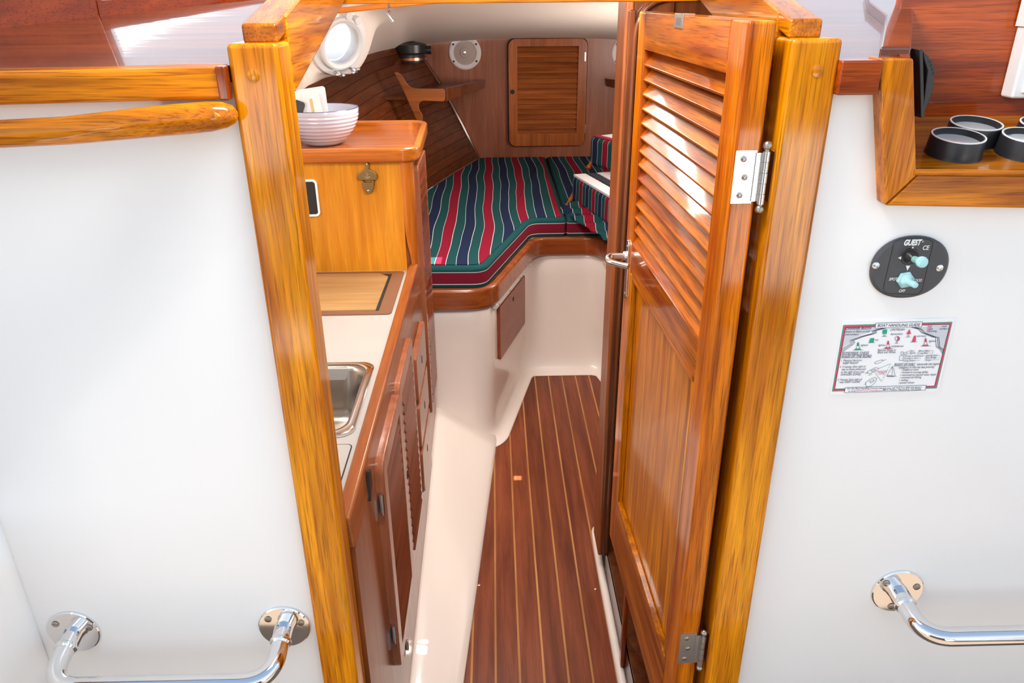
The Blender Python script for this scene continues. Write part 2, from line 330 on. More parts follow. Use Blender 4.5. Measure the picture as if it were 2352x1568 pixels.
# hatch runners with block ends and coaming boards rising forward
def runner(n, x0, x1, lab):
    r = thing('trim_%d' % n, lab, 'hatch runner', ((x0 + x1) / 2, 1.0, 1.66), kind='structure')
    L = .62; k = .21
    B().hexa([(x0, 1.0, 1.669), (x1, 1.0, 1.669), (x1, 1 + L, 1.669 + k * L), (x0, 1 + L, 1.669 + k * L), (x0, 1.0, 1.692), (x1, 1.0, 1.692), (x1, 1 + L, 1.692 + k * L), (x0, 1 + L, 1.692 + k * L)]).build('runner', AMBY, r, bevel=.004)
    return r
r3 = runner(3, -.305, -.262, 'left hatch runner with block end on top of the left post')
r4 = runner(4, .366, .407, 'right hatch runner with block end on top of the right post')
for xx, rr in ((-.259, r3), (.365, r4)):
    xa, xb = (xx - .02, xx) if xx < 0 else (xx, xx + .02)
    L = .62; k = .21; zb = 1.607
    B().hexa([(xa, 1.045, zb), (xb, 1.045, zb), (xb, 1 + L, zb + k * L + .015), (xa, 1 + L, zb + k * L + .015), (xa, 1.045, 1.70), (xb, 1.045, 1.70), (xb, 1 + L, 1.70 + k * L), (xa, 1 + L, 1.70 + k * L)]).build('coaming_board', AMBY, rr, bevel=.003)
# deck edge boards
r5 = thing('trim_5', 'varnished deck edge board left of the companionway', 'trim board', (-.7, 1.0, 1.6), kind='structure')
B().hexa([(-1.25, .972, 1.593), (-.327, .972, 1.608), (-.327, 1.01, 1.608), (-1.25, 1.01, 1.593), (-1.25, .972, 1.636), (-.327, .972, 1.645), (-.327, 1.01, 1.647), (-1.25, 1.01, 1.638)]).build('edge_board', AMBX, r5, bevel=.004, seg=3)
B().box((-.334, .969, 1.607), (-.322, .985, 1.646)).build('end_block', REDZ, r5, bevel=.002, label='darker end block')
r6 = thing('trim_6', 'short varnished deck edge board between right post and instrument box', 'trim board', (.46, 1.0, 1.6), kind='structure')
B().box((.426, .972, 1.605), (.478, 1.01, 1.646)).build('edge_board', REDX, r6, bevel=.003)
# coachroof
def roofquad(x0, x1, y0, y1, th=.02):
    z = lambda y: 1.645 + .21 * (y - 1)
    return [(x0, y0, z(y0) - th), (x1, y0, z(y0) - th), (x1, y1, z(y1) - th), (x0, y1, z(y1) - th), (x0, y0, z(y0)), (x1, y0, z(y0)), (x1, y1, z(y1)), (x0, y1, z(y1))]
B().hexa(roofquad(-1.5, -.262, 1.0, 1.72)).build('roof_left', ROOF, kind='structure', label='glossy varnished coachroof left of the hatch', cat='roof')
B().extr([(x_, y_, 1.625 + .21 * (y_ - 1)) for x_, y_ in ((.39, 1.0), (.505, 1.0), (.585, 1.2), (.585, 1.22), (1.3, 1.22), (1.3, 1.72), (.39, 1.72))], (0, 0, .02)).build('roof_right', ROOF, kind='structure', label='glossy varnished coachroof right of the hatch', cat='roof')
b = B(); q = Vector((0, .02, 0))
for c0, c1, h0, h1 in (((-60, 72), (228, 38), .10, .10), ((228, 38), (640, -6), .022, .006)):
    p0, p1 = PR(*c0), PR(*c1); u0, u1 = V(0, 0, h0), V(0, 0, h1)
    b.hexa([p0 - V(0, 0, .004), p1 - V(0, 0, .004), p1 + q, p0 + q, p0 + u0, p1 + u1, p1 + u1 + q, p0 + u0 + q])
b.build('hatch_board', wood('dark_hatch_board', (.22, .03, .002), (.12, .012, .001), (.05, .006, .001), axis='X', coat=.6, wavy=.05, streak=.05), bevel=.002, label='dark red varnished board standing on the left coachroof', cat='board')
ZH = 2.2
B().box((-1.9, .93, ZH), (1.9, 1.85, ZH + .006)).build('ceiling_sun_blocker', plain('sun_blocker_canvas', (.55, .58, .60), rough=.9), kind='structure', label='unseen canvas sheet added over the hatch to block the sun', cat='sun blocker')  # unseen sheet added to keep the sun out of the hatch
# unseen white sheet added ahead so the left roof varnish mirrors it
pn = V(-.1, -.75, .66).normalized()
refl = [V(*c) for c in ((-1.27, 2.66, 2.23), (-1.40, 2.88, 2.47), (-1.52, 3.12, 2.71), (-1.37, 3.01, 2.61), (-1.20, 2.89, 2.50), (-1.01, 2.77, 2.40), (-.86, 2.69, 2.33), (-.70, 2.62, 2.27), (-.67, 2.54, 2.19))]
B().extr(refl, -pn * .02).build('roof_reflector', plain('white_reflector', (.85, .85, .85), rough=.8), label='unseen white sheet added ahead to be mirrored in the left coachroof varnish', cat='reflector')
# ================================================================ wooden and steel grab rails
path = []; rad = []
pts = [(-1.1, .925, 1.565, .0185), (-.75, .925, 1.576, .0185), (-.58, .925, 1.580, .0185), (-.50, .926, 1.583, .0187), (-.45, .93, 1.587, .0195), (-.41, .937, 1.590, .0205), (-.37, .947, 1.592, .021), (-.345, .955, 1.593, .0205), (-.328, .962, 1.594, .018), (-.318, .967, 1.594, .012), (-.3145, .969, 1.594, .004)]
rt = thing('grab_rail', 'round varnished teak grab rail with swelled end on the left bulkhead', 'handrail', (-.5, .95, 1.57))
B().tube([(p[0], p[1], p[2] - .003) for p in pts], [p[3] * .86 for p in pts], n=28).build('rail', AMBX, rt)
B().extr([(-.42, 0, 1.572), (-.34, 0, 1.577), (-.325, 0, 1.592), (-.335, 0, 1.600), (-.42, 0, 1.598)], (0, .06, 0)).build('standoff', AMBX, rt, bevel=.004).location = (0, .942, 0)
def steel_rail(lab, xa, xb, z, dz, so, both=True):
    r = thing('grab_bar', lab, 'grab handle', (xa, 1.0, z), group='stainless grab handles on the bulkhead')
    pts = [(xa, 1.0, z), (xa, 1 - so, z - dz), (xb, 1 - so, z - dz), (xb, 1.0, z)]
    if not both: pts[-1] = (xb, 1 - so, z - dz); pts = pts[:-1]
    B().tube(rpath(pts, .085, 12), .0155, n=20).build('tube', CHROME, r)
    for x in ([xa, xb] if both else [xa]):
        fl = B().lathe([(.0445, 0), (.0445, .0035), (.0425, .005), (.012, .0052)], (x, 1.0, z), (0, -1, 0), 40).build('flange', CHROME, r)
        B().lathe([(.0165, .0), (.0165, .028), (.0185, .030), (.0185, .034), (.0160, .037)], (x, 1.0, z), Vector((0, -1, -dz / so)), 24).build('collar', CHROME, fl)
        for a in (20, 140, 260):
            c = V(x + .032 * math.cos(R(a)), .9945, z + .032 * math.sin(R(a)))
            sc = B().lathe([(.0062, 0), (.0062, .0008), (.005, .0012), (1e-4, .0012)], c, (0, -1, 0), 20).box((c.x - .005, c.y - .0018, c.z - .0006), (c.x + .005, c.y - .0010, c.z + .0006)).build('slotted_screw', BRUSH, fl)
steel_rail('long stainless grab handle with two flanges low on the left bulkhead', -.738, -.377, .730, .022, .10)
steel_rail('stainless grab handle with one flange in view low on the right bulkhead', .685, 1.15, .779, .012, .095)
# ================================================================ text and print on the bulkhead
def text_into(b, s, p, width=None, height=.01, shear=0., bold=0., y=None, cw=None, serif=False):
    """text whose baseline starts at p (x, z); optional width fit; laid on the plane y facing aft"""
    if 'M' in s: bold = 0
    c = bpy.data.curves.new('t', 'FONT'); c.body = s; c.size = 1; c.shear = shear; c.offset = bold; c.resolution_u = 3
    o = bpy.data.objects.new('t', c); COL.objects.link(o)
    dg = bpy.context.evaluated_depsgraph_get(); me = o.evaluated_get(dg).to_mesh()
    xs = [v.co.x for v in me.vertices]
    sz = height / .70; kx = (width / (max(xs) - min(xs))) if width else sz
    x0 = min(xs)
    b.add([(p[0] + (v.co.x - x0) * kx, y, p[1] + v.co.y * sz) for v in me.vertices], [tuple(f.vertices) for f in me.polygons])
    o.evaluated_get(dg).to_mesh_clear(); bpy.data.objects.remove(o); bpy.data.curves.remove(c)
def stroke(b, pts, w_, y, closed=False):
    n = len(pts)
    for i in range(n if closed else n - 1):
        a = Vector(pts[i]); c = Vector(pts[(i + 1) % n]); t = (c - a)
        if t.length < 1e-6: continue
        t.normalize(); nn = Vector((-t.y, t.x)) * w_ / 2; e = t * w_ * .3
        q = [a - e + nn, c + e + nn, c + e - nn, a - e - nn]; b.add([(k.x, y - 4e-6 * (i % 5), k.y) for k in q], [(0, 1, 2, 3)])
def fillp(b, pts, y): b.add([(p[0], y, p[1]) for p in pts], [tuple(range(len(pts)))])
# ---- boat handling sticker
def S(cx, cy):
    p = P(1900 + cx / 7.84, 730 + cy / 7.84, Y=.9985); return (p.x, p.z)
st = thing('sticker', 'white boat handling guide sticker below the switch panel', 'sticker', (.584, .9985, 1.168))
q = [S(277, 52), S(2310, 0), S(2000, 1325), S(45, 1385)]
B().extr([(x, .9998, z) for x, z in q], (0, -.0009, 0)).build('sheet', STICK, st)
K, Gr, Rd, Gy, Wh, Mg = B(), B(), B(), B(), B(), B()
y0 = .9988
fillp(Gy, [S(320, 165), S(870, 160), S(1040, 185), S(800, 240), S(560, 330), S(400, 410), S(430, 440), S(262, 560)], y0)
fillp(Gy, [S(1560, 170), S(1700, 165), S(2205, 118), S(2095, 590), S(2060, 540), S(1990, 530), S(2000, 350), S(1930, 330), S(1740, 240)], y0)
fr = [(300, 140), (2245, 82), (1965, 1258), (100, 1315)]
def ins(k):
    c = (1160, 700); return [S(x + (k if x < c[0] else -k) * 1.0, yy + (k if yy < c[1] else -k)) for x, yy in fr]
stroke(Gr, ins(0), .0020, y0 - .0001, True); stroke(Rd, ins(17), .0024, y0 - .0002, True); stroke(K, ins(32), .0009, y0 - .0003, True)
for dx in (0, 32, 60):
    stroke(K, [S(1010 + dx, 180), S(870 + dx, 215), S(800 + dx, 238), S(835 + dx, 262), S(790 + dx, 285), S(600 + dx, 335), S(405 + dx, 408), S(440 + dx, 435), S(420 + dx, 468), S(max(250, 250 + dx * .3), 575 + dx * .7)], .0006, y0 - .0003)
    stroke(K, [S(1520 + dx * 1.2, 172), S(1640 + dx, 200), S(1700 + dx, 265), S(1900 + dx, 345), S(1950 + dx, 350), S(1965 + dx, 520), S(2000 + dx, 545), S(2030 + dx * .9, 560), S(2082 + dx * .2, 655 - dx)], .0007, y0 - .0003)
for bx in ([(875, 92), (1712, 68), (1698, 160), (862, 182)], [(325, 1255), (1780, 1210), (1765, 1298), (308, 1345)]):
    fillp(Wh, [S(*p) for p in bx], y0 - .0005); stroke(K, [S(*p) for p in bx], .0006, y0 - .0006, True)
yt = y0 - .0008
def ST(s, a, c, h, bb=K, shear=.2, bold=.004):
    p, e = S(*a), S(*c); text_into(bb, s, p, abs(e[0] - p[0]), h * .000118, shear, bold, yt)
ST('BOAT HANDLING GUIDE', (900, 158), (1668, 140), 38, bold=.010)
ST('CHANNEL BUOYS', (333, 210), (790, 206), 30, bold=.010); ST('Green or Black on Left', (323, 262), (765, 252), 26); ST('odd numbers', (318, 312), (562, 306), 26)
ST('UPSTREAM', (1132, 232), (1388, 226), 30, bold=.010); ST('daymarkers', (1136, 305), (1356, 300), 27)
ST('R', (1805, 168), (1830, 168), 28, Mg); ST('ed', (1834, 168), (1880, 165), 26); ST('R', (1797, 210), (1822, 210), 28, Mg); ST('ight', (1826, 210), (1898, 207), 26); ST('R', (1787, 252), (1812, 252), 28, Mg); ST('eturning', (1816, 252), (1970, 248), 26)
ST('even', (2065, 162), (2148, 160), 24); ST('numbers', (2018, 208), (2175, 203), 24)
ST('can', (855, 408), (918, 406), 24); ST('lighted', (600, 505), (728, 502), 27); ST('lighted', (915, 505), (1042, 502), 27); ST('midchannel', (1148, 524), (1368, 520), 27)
ST('nun buoy', (1608, 340), (1780, 334), 27); ST('lighted', (1826, 432), (1948, 428), 27)
ST('Red and White or', (905, 596), (1238, 588), 30); ST('Black and White', (903, 636), (1222, 630), 30)
ST('REMEMBER THESE', (262, 654), (748, 646), 34, bold=.010); ST('RULES OF THE ROAD', (254, 712), (792, 702), 34, bold=.010)
stroke(K, [S(262, 660), S(746, 654)], .0005, yt); stroke(K, [S(254, 720), S(790, 710)], .0005, yt)
for s, a, c in (('1. Meeting Head-on:', (242, 782), (624, 776)), ('KEEP RIGHT', (278, 830), (562, 824)), ('2. Crossing: Give right of', (220, 896), (690, 888)), ('way to boats ahead and', (256, 942), (690, 936)), ('to the right of you (see', (244, 990), (662, 984)), ('DANGER ZONE)', (240, 1036), (600, 1030)), ('3. Passing: Give right of', (184, 1128), (626, 1120)), ('way KEEP CLEAR', (216, 1170), (586, 1164))): ST(s, a, c, 29)
ST('Horn', (1482, 606), (1566, 604), 24); ST('Signals', (1476, 642), (1590, 638), 24); ST('(', (1622, 648), (1642, 648), 52); ST('Short Blast •', (1648, 606), (1868, 604), 24); ST('Long Blast —', (1642, 645), (1866, 640), 24); ST(')', (1874, 645), (1892, 645), 52)
ST('Turning to Starboard •', (1380, 698), (1748, 690), 25); ST('Leaving Dock —', (1770, 690), (2036, 684), 25); ST('Turning to Port • •', (1374, 740), (1678, 732), 25); ST('Open Bridge — •', (1760, 728), (2036, 720), 25); ST('Going Astern • • •', (1364, 782), (1660, 776), 25); ST('Danger • • • • •', (1752, 770), (2008, 762), 25)
ST('RIGHT OF WAY', (1205, 858), (1580, 850), 34, bold=.010); ST('Generally the higher', (1612, 850), (2030, 838), 31); stroke(K, [S(1200, 866), S(1580, 858)], .0005, yt)
ST('category in this list has priority.', (1284, 908), (1932, 892), 31)
for s, a, c in (('• unable to steer', (1330, 948), (1645, 942)), ('• limited in turning ability', (1320, 996), (1815, 986)), ('• restricted to channel water depth', (1310, 1044), (1955, 1030)), ('• commercial fishing', (1300, 1088), (1694, 1080)), ('• sailing', (1290, 1134), (1452, 1130)), ('• power driven', (1280, 1182), (1560, 1174))): ST(s, a, c, 29)
ST('DANGER', (890, 985), (1068, 978), 30, Mg); ST('ZONE', (916, 1018), (1030, 1014), 28, Mg)
ST('For the Boat Handling Course nearest you, call Toll Free 800-336-BOAT', (354, 1285), (1702, 1248), 24)
ST('or write', (374, 1328), (512, 1324), 24); ST('BOAT/U.S. Foundation', (524, 1322), (974, 1308), 24, Mg); ST('880 S. Pickett, Alexandria, VA 22304.', (990, 1308), (1688, 1288), 24)
def lighthouse(x, y_, cb, col2=None):
    stroke(K, [S(x - 85, y_), S(x + 95, y_ - 5)], .0005, yt)
    fillp(cb, [S(x - 60, y_ - 2), S(x - 45, y_ - 28), S(x + 45, y_ - 28), S(x + 62, y_ - 4)], yt)
    fillp(cb, [S(x - 14, y_ - 75), S(x + 20, y_ - 75), S(x + 14, y_ - 125), S(x - 4, y_ - 125)], yt)
    stroke(K, [S(x - 28, y_ - 30), S(x - 4, y_ - 125), S(x + 14, y_ - 125), S(x + 34, y_ - 30)], .0005, yt - .0001)
    fillp(cb, [S(x - 14, y_ - 128), S(x + 8, y_ - 148), S(x + 28, y_ - 128)], yt)
lighthouse(548, 578, Gr); lighthouse(1090, 552, Rd); lighthouse(1765, 508, Rd)
fillp(Gr, [S(990, 285), S(998, 210), S(1078, 207), S(1070, 283)], yt); stroke(K, [S(1015, 290), S(1010, 330)], .0005, yt); stroke(K, [S(1040, 290), S(1036, 330)], .0005, yt); stroke(K, [S(980, 334), S(1068, 330)], .0005, yt)
fillp(Gr, [S(752, 442), S(765, 385), S(790, 362), S(842, 362), S(846, 380), S(832, 440)], yt); stroke(K, [S(735, 447), S(855, 442)], .0005, yt)
fillp(Rd, [S(1420, 290), S(1482, 200), S(1508, 286)], yt); stroke(K, [S(1450, 292), S(1440, 340)], .0005, yt); stroke(K, [S(1472, 292), S(1466, 340)], .0005, yt); stroke(K, [S(1410, 345), S(1500, 340)], .0005, yt)
fillp(Rd, [S(1520, 430), S(1560, 325), S(1585, 310), S(1598, 340), S(1590, 428)], yt); stroke(K, [S(1495, 434), S(1615, 428)], .0005, yt)
cc = [(1260 + 42 * math.cos(a * math.pi / 8), 370 + 40 * math.sin(a * math.pi / 8)) for a in range(17)]
stroke(K, [S(*p) for p in cc], .0006, yt); fillp(Rd, [S(x, y_) for x, y_ in cc if x >= 1258], yt); stroke(K, [S(1245, 412), S(1238, 452)], .0005, yt); stroke(K, [S(1262, 412), S(1258, 452)], .0005, yt); stroke(K, [S(1215, 456), S(1275, 452)], .0005, yt)
for L in ([(850, 805), (880, 780), (990, 752), (1000, 770), (960, 800), (875, 828), (850, 805)], [(1000, 770), (1060, 745)], [(720, 965), (860, 890), (930, 905), (890, 950), (760, 1005), (720, 990), (720, 965)], [(780, 950), (850, 920), (880, 930), (810, 968), (780, 950)], [(680, 1000), (730, 980)], [(740, 1035), (800, 1010)], [(690, 1160), (780, 1095), (860, 1068), (890, 1085), (870, 1150), (790, 1220), (700, 1240), (690, 1160)], [(760, 1140), (830, 1105), (845, 1130), (780, 1170), (760, 1140)], [(660, 1200), (700, 1180)], [(1075, 1030), (1170, 870), (1165, 1030)], [(1178, 872), (1200, 930), (1220, 1035)], [(1078, 1035), (1215, 1045), (1200, 1055), (1085, 1055), (1078, 1035)], [(1060, 1045), (1250, 1048)], [(1325, 620), (1345, 605), (1370, 615), (1372, 645), (1350, 660), (1325, 650), (1325, 620)], [(1305, 680), (1372, 672), (1362, 760), (1295, 765), (1305, 680)], [(1372, 635), (1435, 610), (1425, 660), (1374, 645)], [(1445, 600), (1465, 592)], [(1448, 640), (1466, 640)]):
    stroke(K, [S(*p) for p in L], .0005, yt)
for L in ([(938, 905), (1135, 825)], [(855, 980), (980, 1142)]): stroke(Gr, [S(*p) for p in L], .0005, yt)
for i in range(7):
    t0, t1 = i / 7, (i + .6) / 7; stroke(Gr, [S(1135 - 155 * t0, 825 + 317 * t0), S(1135 - 155 * t1, 825 + 317 * t1)], .0005, yt)
allp = B(); cnt = []
for bb, m in ((K, INKK), (Gr, INKG), (Rd, INKR), (Gy, INKGY), (Wh, STICK), (Mg, INKM)): cnt.append((len(bb.f), m)); allp.add(bb.v, bb.f)
po = allp.build('print', INKK, st, fixn=False, kind='stuff'); k = 0
for i, (n_, m) in enumerate(cnt):
    if i: po.data.materials.append(m)
    for f_ in range(k, k + n_): po.data.polygons[f_].material_index = i
    k += n_
# ---- remote switch panel
sp = thing('switch_panel', 'black oval spotlight control panel on the right bulkhead', 'control panel', (.579, 1.0, 1.325))
def ell(a, c, y, n=48, cx=.5795, cz=1.370, e=2.15): return [V(cx + a * math.copysign(abs(math.cos(2 * math.pi * i / n)) ** (2 / e), math.cos(2 * math.pi * i / n)), y, cz + c * math.copysign(abs(math.sin(2 * math.pi * i / n)) ** (2 / e), math.sin(2 * math.pi * i / n))) for i in range(n)]
B().rings([ell(.0545, .0455, 1.0), ell(.0545, .0455, .996), ell(.051, .042, .9935)]).build('plate', PANELB, sp)
def W(cx, cy):        # crop of the panel -> wall
    p = P(1980 + cx / 9.8, 530 + cy / 9.8, Y=.9932); return (p.x, p.z)
ti = B(); yw = .9928
rr_ = [W(*p) for p in ((850, 175), (1500, 190), (1590, 250), (1590, 330), (1350, 1340), (1250, 1430), (560, 1415), (480, 1330), (490, 1240), (720, 260))]
bo = B(); stroke(bo, rr_, .0006, yw + .0002, True); bo.build('outline', BLACKM, sp, fixn=False)
def WT(s, a, c, h, shear=.15, bold=.0):
    p, e = W(*a), W(*c); text_into(ti, s, p, abs(e[0] - p[0]), h, shear, bold, yw)
WT('GUEST', (935, 322), (1330, 322), .0078, .25, .05); WT('®', (1345, 262), (1385, 262), .0024); WT('CE', (1355, 425), (1500, 425), .0062, .1, .02)
WT('SPOT', (600, 1115), (795, 1115), .0041, .2, .012); WT('FLOOD', (1110, 1142), (1340, 1142), .0041, .2, .012); WT('OFF', (822, 1378), (965, 1378), .0041, .2, .012)
for t in ([(1068, 445), (1148, 340), (1175, 452)], [(805, 603), (928, 555), (905, 660)], [(1255, 570), (1352, 628), (1235, 662)], [(982, 778), (1085, 782), (1015, 892)]): fillp(ti, [W(*p) for p in t], yw)
ti.build('lettering', INKW, sp, fixn=False, kind='stuff')
for cx, cy in ((312, 780), (1745, 835)):
    x, z = W(cx, cy); s_ = B().lathe([(.0052, 0), (.0050, .001), (.003, .0022), (1e-4, .0025)], (x, .9935, z), (0, -1, 0), 16).build('screw', ZINC, sp)
x, z = W(1070, 610); z += .002
js = B().lathe([(.0125, 0), (.012, .0015), (.0095, .0015), (.009, .004), (.005, .010), (.004, .012)], (x, .9935, z), (0, -1, 0)).build('joystick', BLACK, sp)
a0 = V(x, .983, z); dd = V(.05, -1, .10).normalized()
B().lathe([(.0042, 0), (.0046, .010), (.0060, .014), (.0076, .0155), (.0078, .019), (.0070, .021), (.0056, .0212), (.0054, .0225), (1e-4, .0228)], a0 + dd * .002, dd).build('joystick_cap', CYAN, js, label='pale blue joystick cap')
B().lathe([(.0045, 0), (.0048, .010)], a0 + dd * .0015, dd).build('joystick_sleeve', GREEN, js, label='green joystick sleeve')
x, z = W(960, 1120); z += .0015
nut = B(); nut.rings([[V(x + r_ * math.cos(R(60 * i + 10)), yy, z + r_ * math.sin(R(60 * i + 10))) for i in range(6)] for r_, yy in ((.0122, .9935), (.0122, .990), (.0112, .9885))]).build('hex_nut', CYAN, sp, label='pale blue hex nut')
B().lathe([(.0092, 0), (.0090, .002), (.0062, .005), (.0044, .008), (.0044, .021), (.0040, .0225), (1e-4, .023)], (x, .9888, z), V(.05, -1, .06)).build('toggle_switch', CYAN, sp, label='pale blue toggle switch boot')
# ================================================================ instrument box at upper right
ib = thing('instrument_box', 'varnished teak instrument box let into the right bulkhead', 'instrument box', (.62, 1.0, 1.457))
Yf = .975
A = lambda x, y: P(x, y, Y=Yf)
B().extr([A(2022, 134), A(2100, 134), A(2106, 388), A(2108, 402), A(2034, 472)], (0, .05, 0)).build('side_stile', AMBZ, ib, bevel=.003)
B().extr([A(2035, 473), A(2109, 402), A(2420, 404), A(2420, 480)], (0, .05, 0)).build('bottom_rail', AMBX, ib, bevel=.003)
B().tube([A(2100, 396) + V(0, .002, 0), A(2420, 399) + V(0, .002, 0)], .0042).build('lip', AMBX, ib)
sb = lambda x, y: P(x, y, Y=Yf)
xl = A(2100, 392).x; zf = A(2200, 393).z
zs = lambda y: zf + .17 * (y - Yf)
xback = .585
B().hexa([(xl - .01, Yf + .005, zs(Yf) - .02), (1.6, Yf + .005, zs(Yf) - .02), (1.6, 1.21, zs(1.21) - .02), (xl, 1.21, zs(1.21) - .02), (xl - .01, Yf + .005, zs(Yf)), (1.6, Yf + .005, zs(Yf)), (1.6, 1.21, zs(1.21)), (xl, 1.21, zs(1.21))]).build('shelf', AMBX, ib)
B().box((.598, 1.195, 1.46), (1.6, 1.215, 1.95)).build('back_panel', REDX, ib)
pA, pB = A(2102, 120), A(2108, 392)
B().hexa([pB + V(-.012, .01, -.02), pB + V(0, .01, -.02), V(.60, 1.2, pB.z), V(.588, 1.2, pB.z), V(pA.x - .012, Yf + .01, 1.648), V(pA.x, Yf + .01, 1.648), V(.60, 1.2, 1.688), V(.588, 1.2, 1.688)]).build('side_panel', REDZ, ib)
cap = [PR(*p, 1.659) for p in ((2022, 108), (2094, 108), (2097, 40), (2098, -30), (1990, -30), (1996, 4), (2034, 34), (2031, 62))]
B().extr([p - V(0, 0, .016) for p in cap], (0, 0, .016)).build('cap_rail', ROOF, ib, bevel=.003)
# gauges
for i, (gx, gy, lab) in enumerate(((2202, 312, 'black ringed round gauge nearest the box corner'), (2243, 283, 'black ringed round gauge behind, touching the back panel'), (2366, 312, 'black ringed round gauge in the front, cut by the picture edge'), (2405, 285, 'black ringed round gauge in the back row at the picture edge'))):
    r_ = ray(gx, gy); zo = zf + .025; t = (zo - .17 * Yf - EYE.z) / (r_.z - .17 * r_.y); top = EYE + t * r_
    n_ = V(0, -.17, 1).normalized(); base = top - n_ * .0255
    g = thing('gauge', lab, 'gauge', base, group='round gauges on the instrument shelf')
    ro = .0345
    B().lathe([(ro + .002, 0), (ro + .001, .004), (ro, .024), (ro - .001, .026), (ro - .004, .0262), (ro - .0045, .014)], base, n_, 48, cap1=False).build('bezel', BLACK, g)
    B().lathe([(ro - .0005, 0), (ro - .0005, .0012), (ro - .0025, .0013), (ro - .0025, 0)], base + n_ * .0255, n_, 48, False, False).build('rim', WHITEP, g, label='thin white rim')
    B().lathe([(ro - .004, 0), (ro - .004, .002), (1e-4, .003)], base + n_ * .016, n_, 48).build('glass', GLASS, g)
dv = thing('instrument', 'white flat instrument housing on the box back panel at the right edge', 'instrument', (.80, 1.195, 1.56))
a_, c_ = P(2318, 226, Y=1.17), P(2322, 70, Y=1.17)
B().box((a_.x, 1.165, a_.z), (a_.x + .25, 1.195, 1.80)).build('housing', WHITEP, dv, bevel=.004)
B().box((a_.x + .012, 1.160, a_.z + .008), (a_.x + .24, 1.166, 1.79)).build('cover', STICK, dv, bevel=.002)
B().box((a_.x - .004, 1.172, a_.z + .10), (a_.x + .002, 1.192, 1.80)).build('edge_strip', WHITEP, dv)
# black clip on the side panel
cl = thing('clip', 'black plastic spring clip on the side of the instrument box', 'clip', (.545, 1.05, 1.6))
c0, c1 = P(2104, 112, Y=1.02), P(2108, 268, Y=1.02)
B().hexa([c1 + V(-.002, -.012, 0), c1 + V(.003, -.012, 0), c1 + V(.003, .012, 0), c1 + V(-.002, .012, 0), c0 + V(-.002, -.012, 0), c0 + V(.003, -.012, 0), c0 + V(.003, .012, 0), c0 + V(-.002, .012, 0)]).build('base', BLACK, cl, bevel=.001)
pr = [P(*p, Y=1.02) for p in ((2109, 116), (2122, 128), (2131, 146), (2135, 180), (2132, 205), (2112, 256), (2109, 250), (2115, 200), (2120, 160), (2112, 135))]
B().extr([p + V(0, -.012, 0) for p in pr], (0, .024, 0)).build('lever', BLACK, cl, bevel=.001)
for i in range(4):
    u = P(2124 + i * 2.6, 140 + i * 9, Y=1.02); B().box((u.x, 1.007, u.z - .0015), (u.x + .003, 1.033, u.z + .0015)).build('rib', BLACK, cl)
# ================================================================ companionway door (open, hinged on the right post)
DR = thing('door_1', 'open varnished teak companionway door with louvres above a panel', 'door', (.313, .995, .402), kind='structure', rz=R(90 + 1.9))
DW, DH, DT = .637, 1.289, .036
def db(a, c, name, m, parent=DR, **k): return B().box(a, c).build(name, m, parent, local=True, **k)
db((0, -DT, 0), (.070, 0, DH), 'stile', DOORZ, bevel=.0045, seg=3)
db((DW - .062, -DT, 0), (DW, 0, DH), 'stile', DOORZ, bevel=.003)
XA_, XB_ = .070, DW - .062
db((XA_, -DT, DH - .067), (XB_, 0, DH), 'rail', DOORX, bevel=.0015)
db((XA_, -DT, .765), (XB_, 0, .832), 'rail', DOORX, bevel=.0015)
db((XA_, -DT, 0), (XB_, 0, .150), 'rail', DOORX, bevel=.0015)
db((XA_, -DT * .8, .150), (XB_, -DT * .35, .765), 'panel', DOORP)
for a, c in (((XA_, -.013, .150), (XA_ + .014, -.001, .765)), ((XB_ - .016, -.013, .150), (XB_, .001, .765)), ((XA_, -.013, .150), (XB_, .001, .164)), ((XA_, -.013, .751), (XB_, -.001, .765))):
    db(a, c, 'bead', AMBZ if a[2] != .751 else DOORX, bevel=.003)
ns = 14; z0, z1 = .832, DH - .067
for i in range(ns):
    zc = z0 + (i + .5) * (z1 - z0) / ns; ca, sa = math.cos(R(52)), math.sin(R(52)); hw, ht = .0215, .0034
    sec = []
    for u, v_ in ((-hw, -ht), (hw - .002, -ht), (hw, 0), (hw - .002, ht), (-hw, ht)):
        sec.append((-.017 + u * ca + v_ * sa, zc - u * sa + v_ * ca))
    B().extr([(XA_ - .004, yy, zz) for yy, zz in sec], (XB_ - XA_ + .008, 0, 0)).build('slat', DOORX, DR, local=True, bevel=.0012)
# hinges
for hz in (1.500, .660):
    z = hz - .402; h = .035
    hg = B().box((-.0018, -.030, z - h), (.0, .006 - .008, z + h)).build('hinge', ZINC, DR, local=True)
    hg2 = B().box((-.004, -.0395, z - h + .003), (-.002, -.029, z + h - .003)).build('hinge_web', ZINC, hg, local=True)
    kb = B()
    for k in range(5): kb.cyl((-.0075, -.0405, z - h + k * .014 + .0004), (0, 0, 1), .0048 if k % 2 else .0050, .0132, 18)
    kb.build('knuckle', ZINC, hg, local=True)
    pb = B(); pb.ball((-.0075, -.0405, z + h + .007), .0062, 16).ball((-.0075, -.0405, z - h - .007), .0062, 16).cyl((-.0075, -.0405, z - h - .003), (0, 0, 1), .0034, 2 * h + .006)
    pb.build('pin', BRUSH, hg, local=True)
    B().box((-.006, -.053, z - h + .002), (.022, -.0515, z + h - .002)).build('post_leaf', ZINC, hg, local=True)
    for k, (yy) in enumerate((-.013, -.017, -.013)):
        screw(V(-.0018, yy, z + .024 - .024 * k), (-1, 0, 0), .0042, hg, m=BRUSH, local=True)
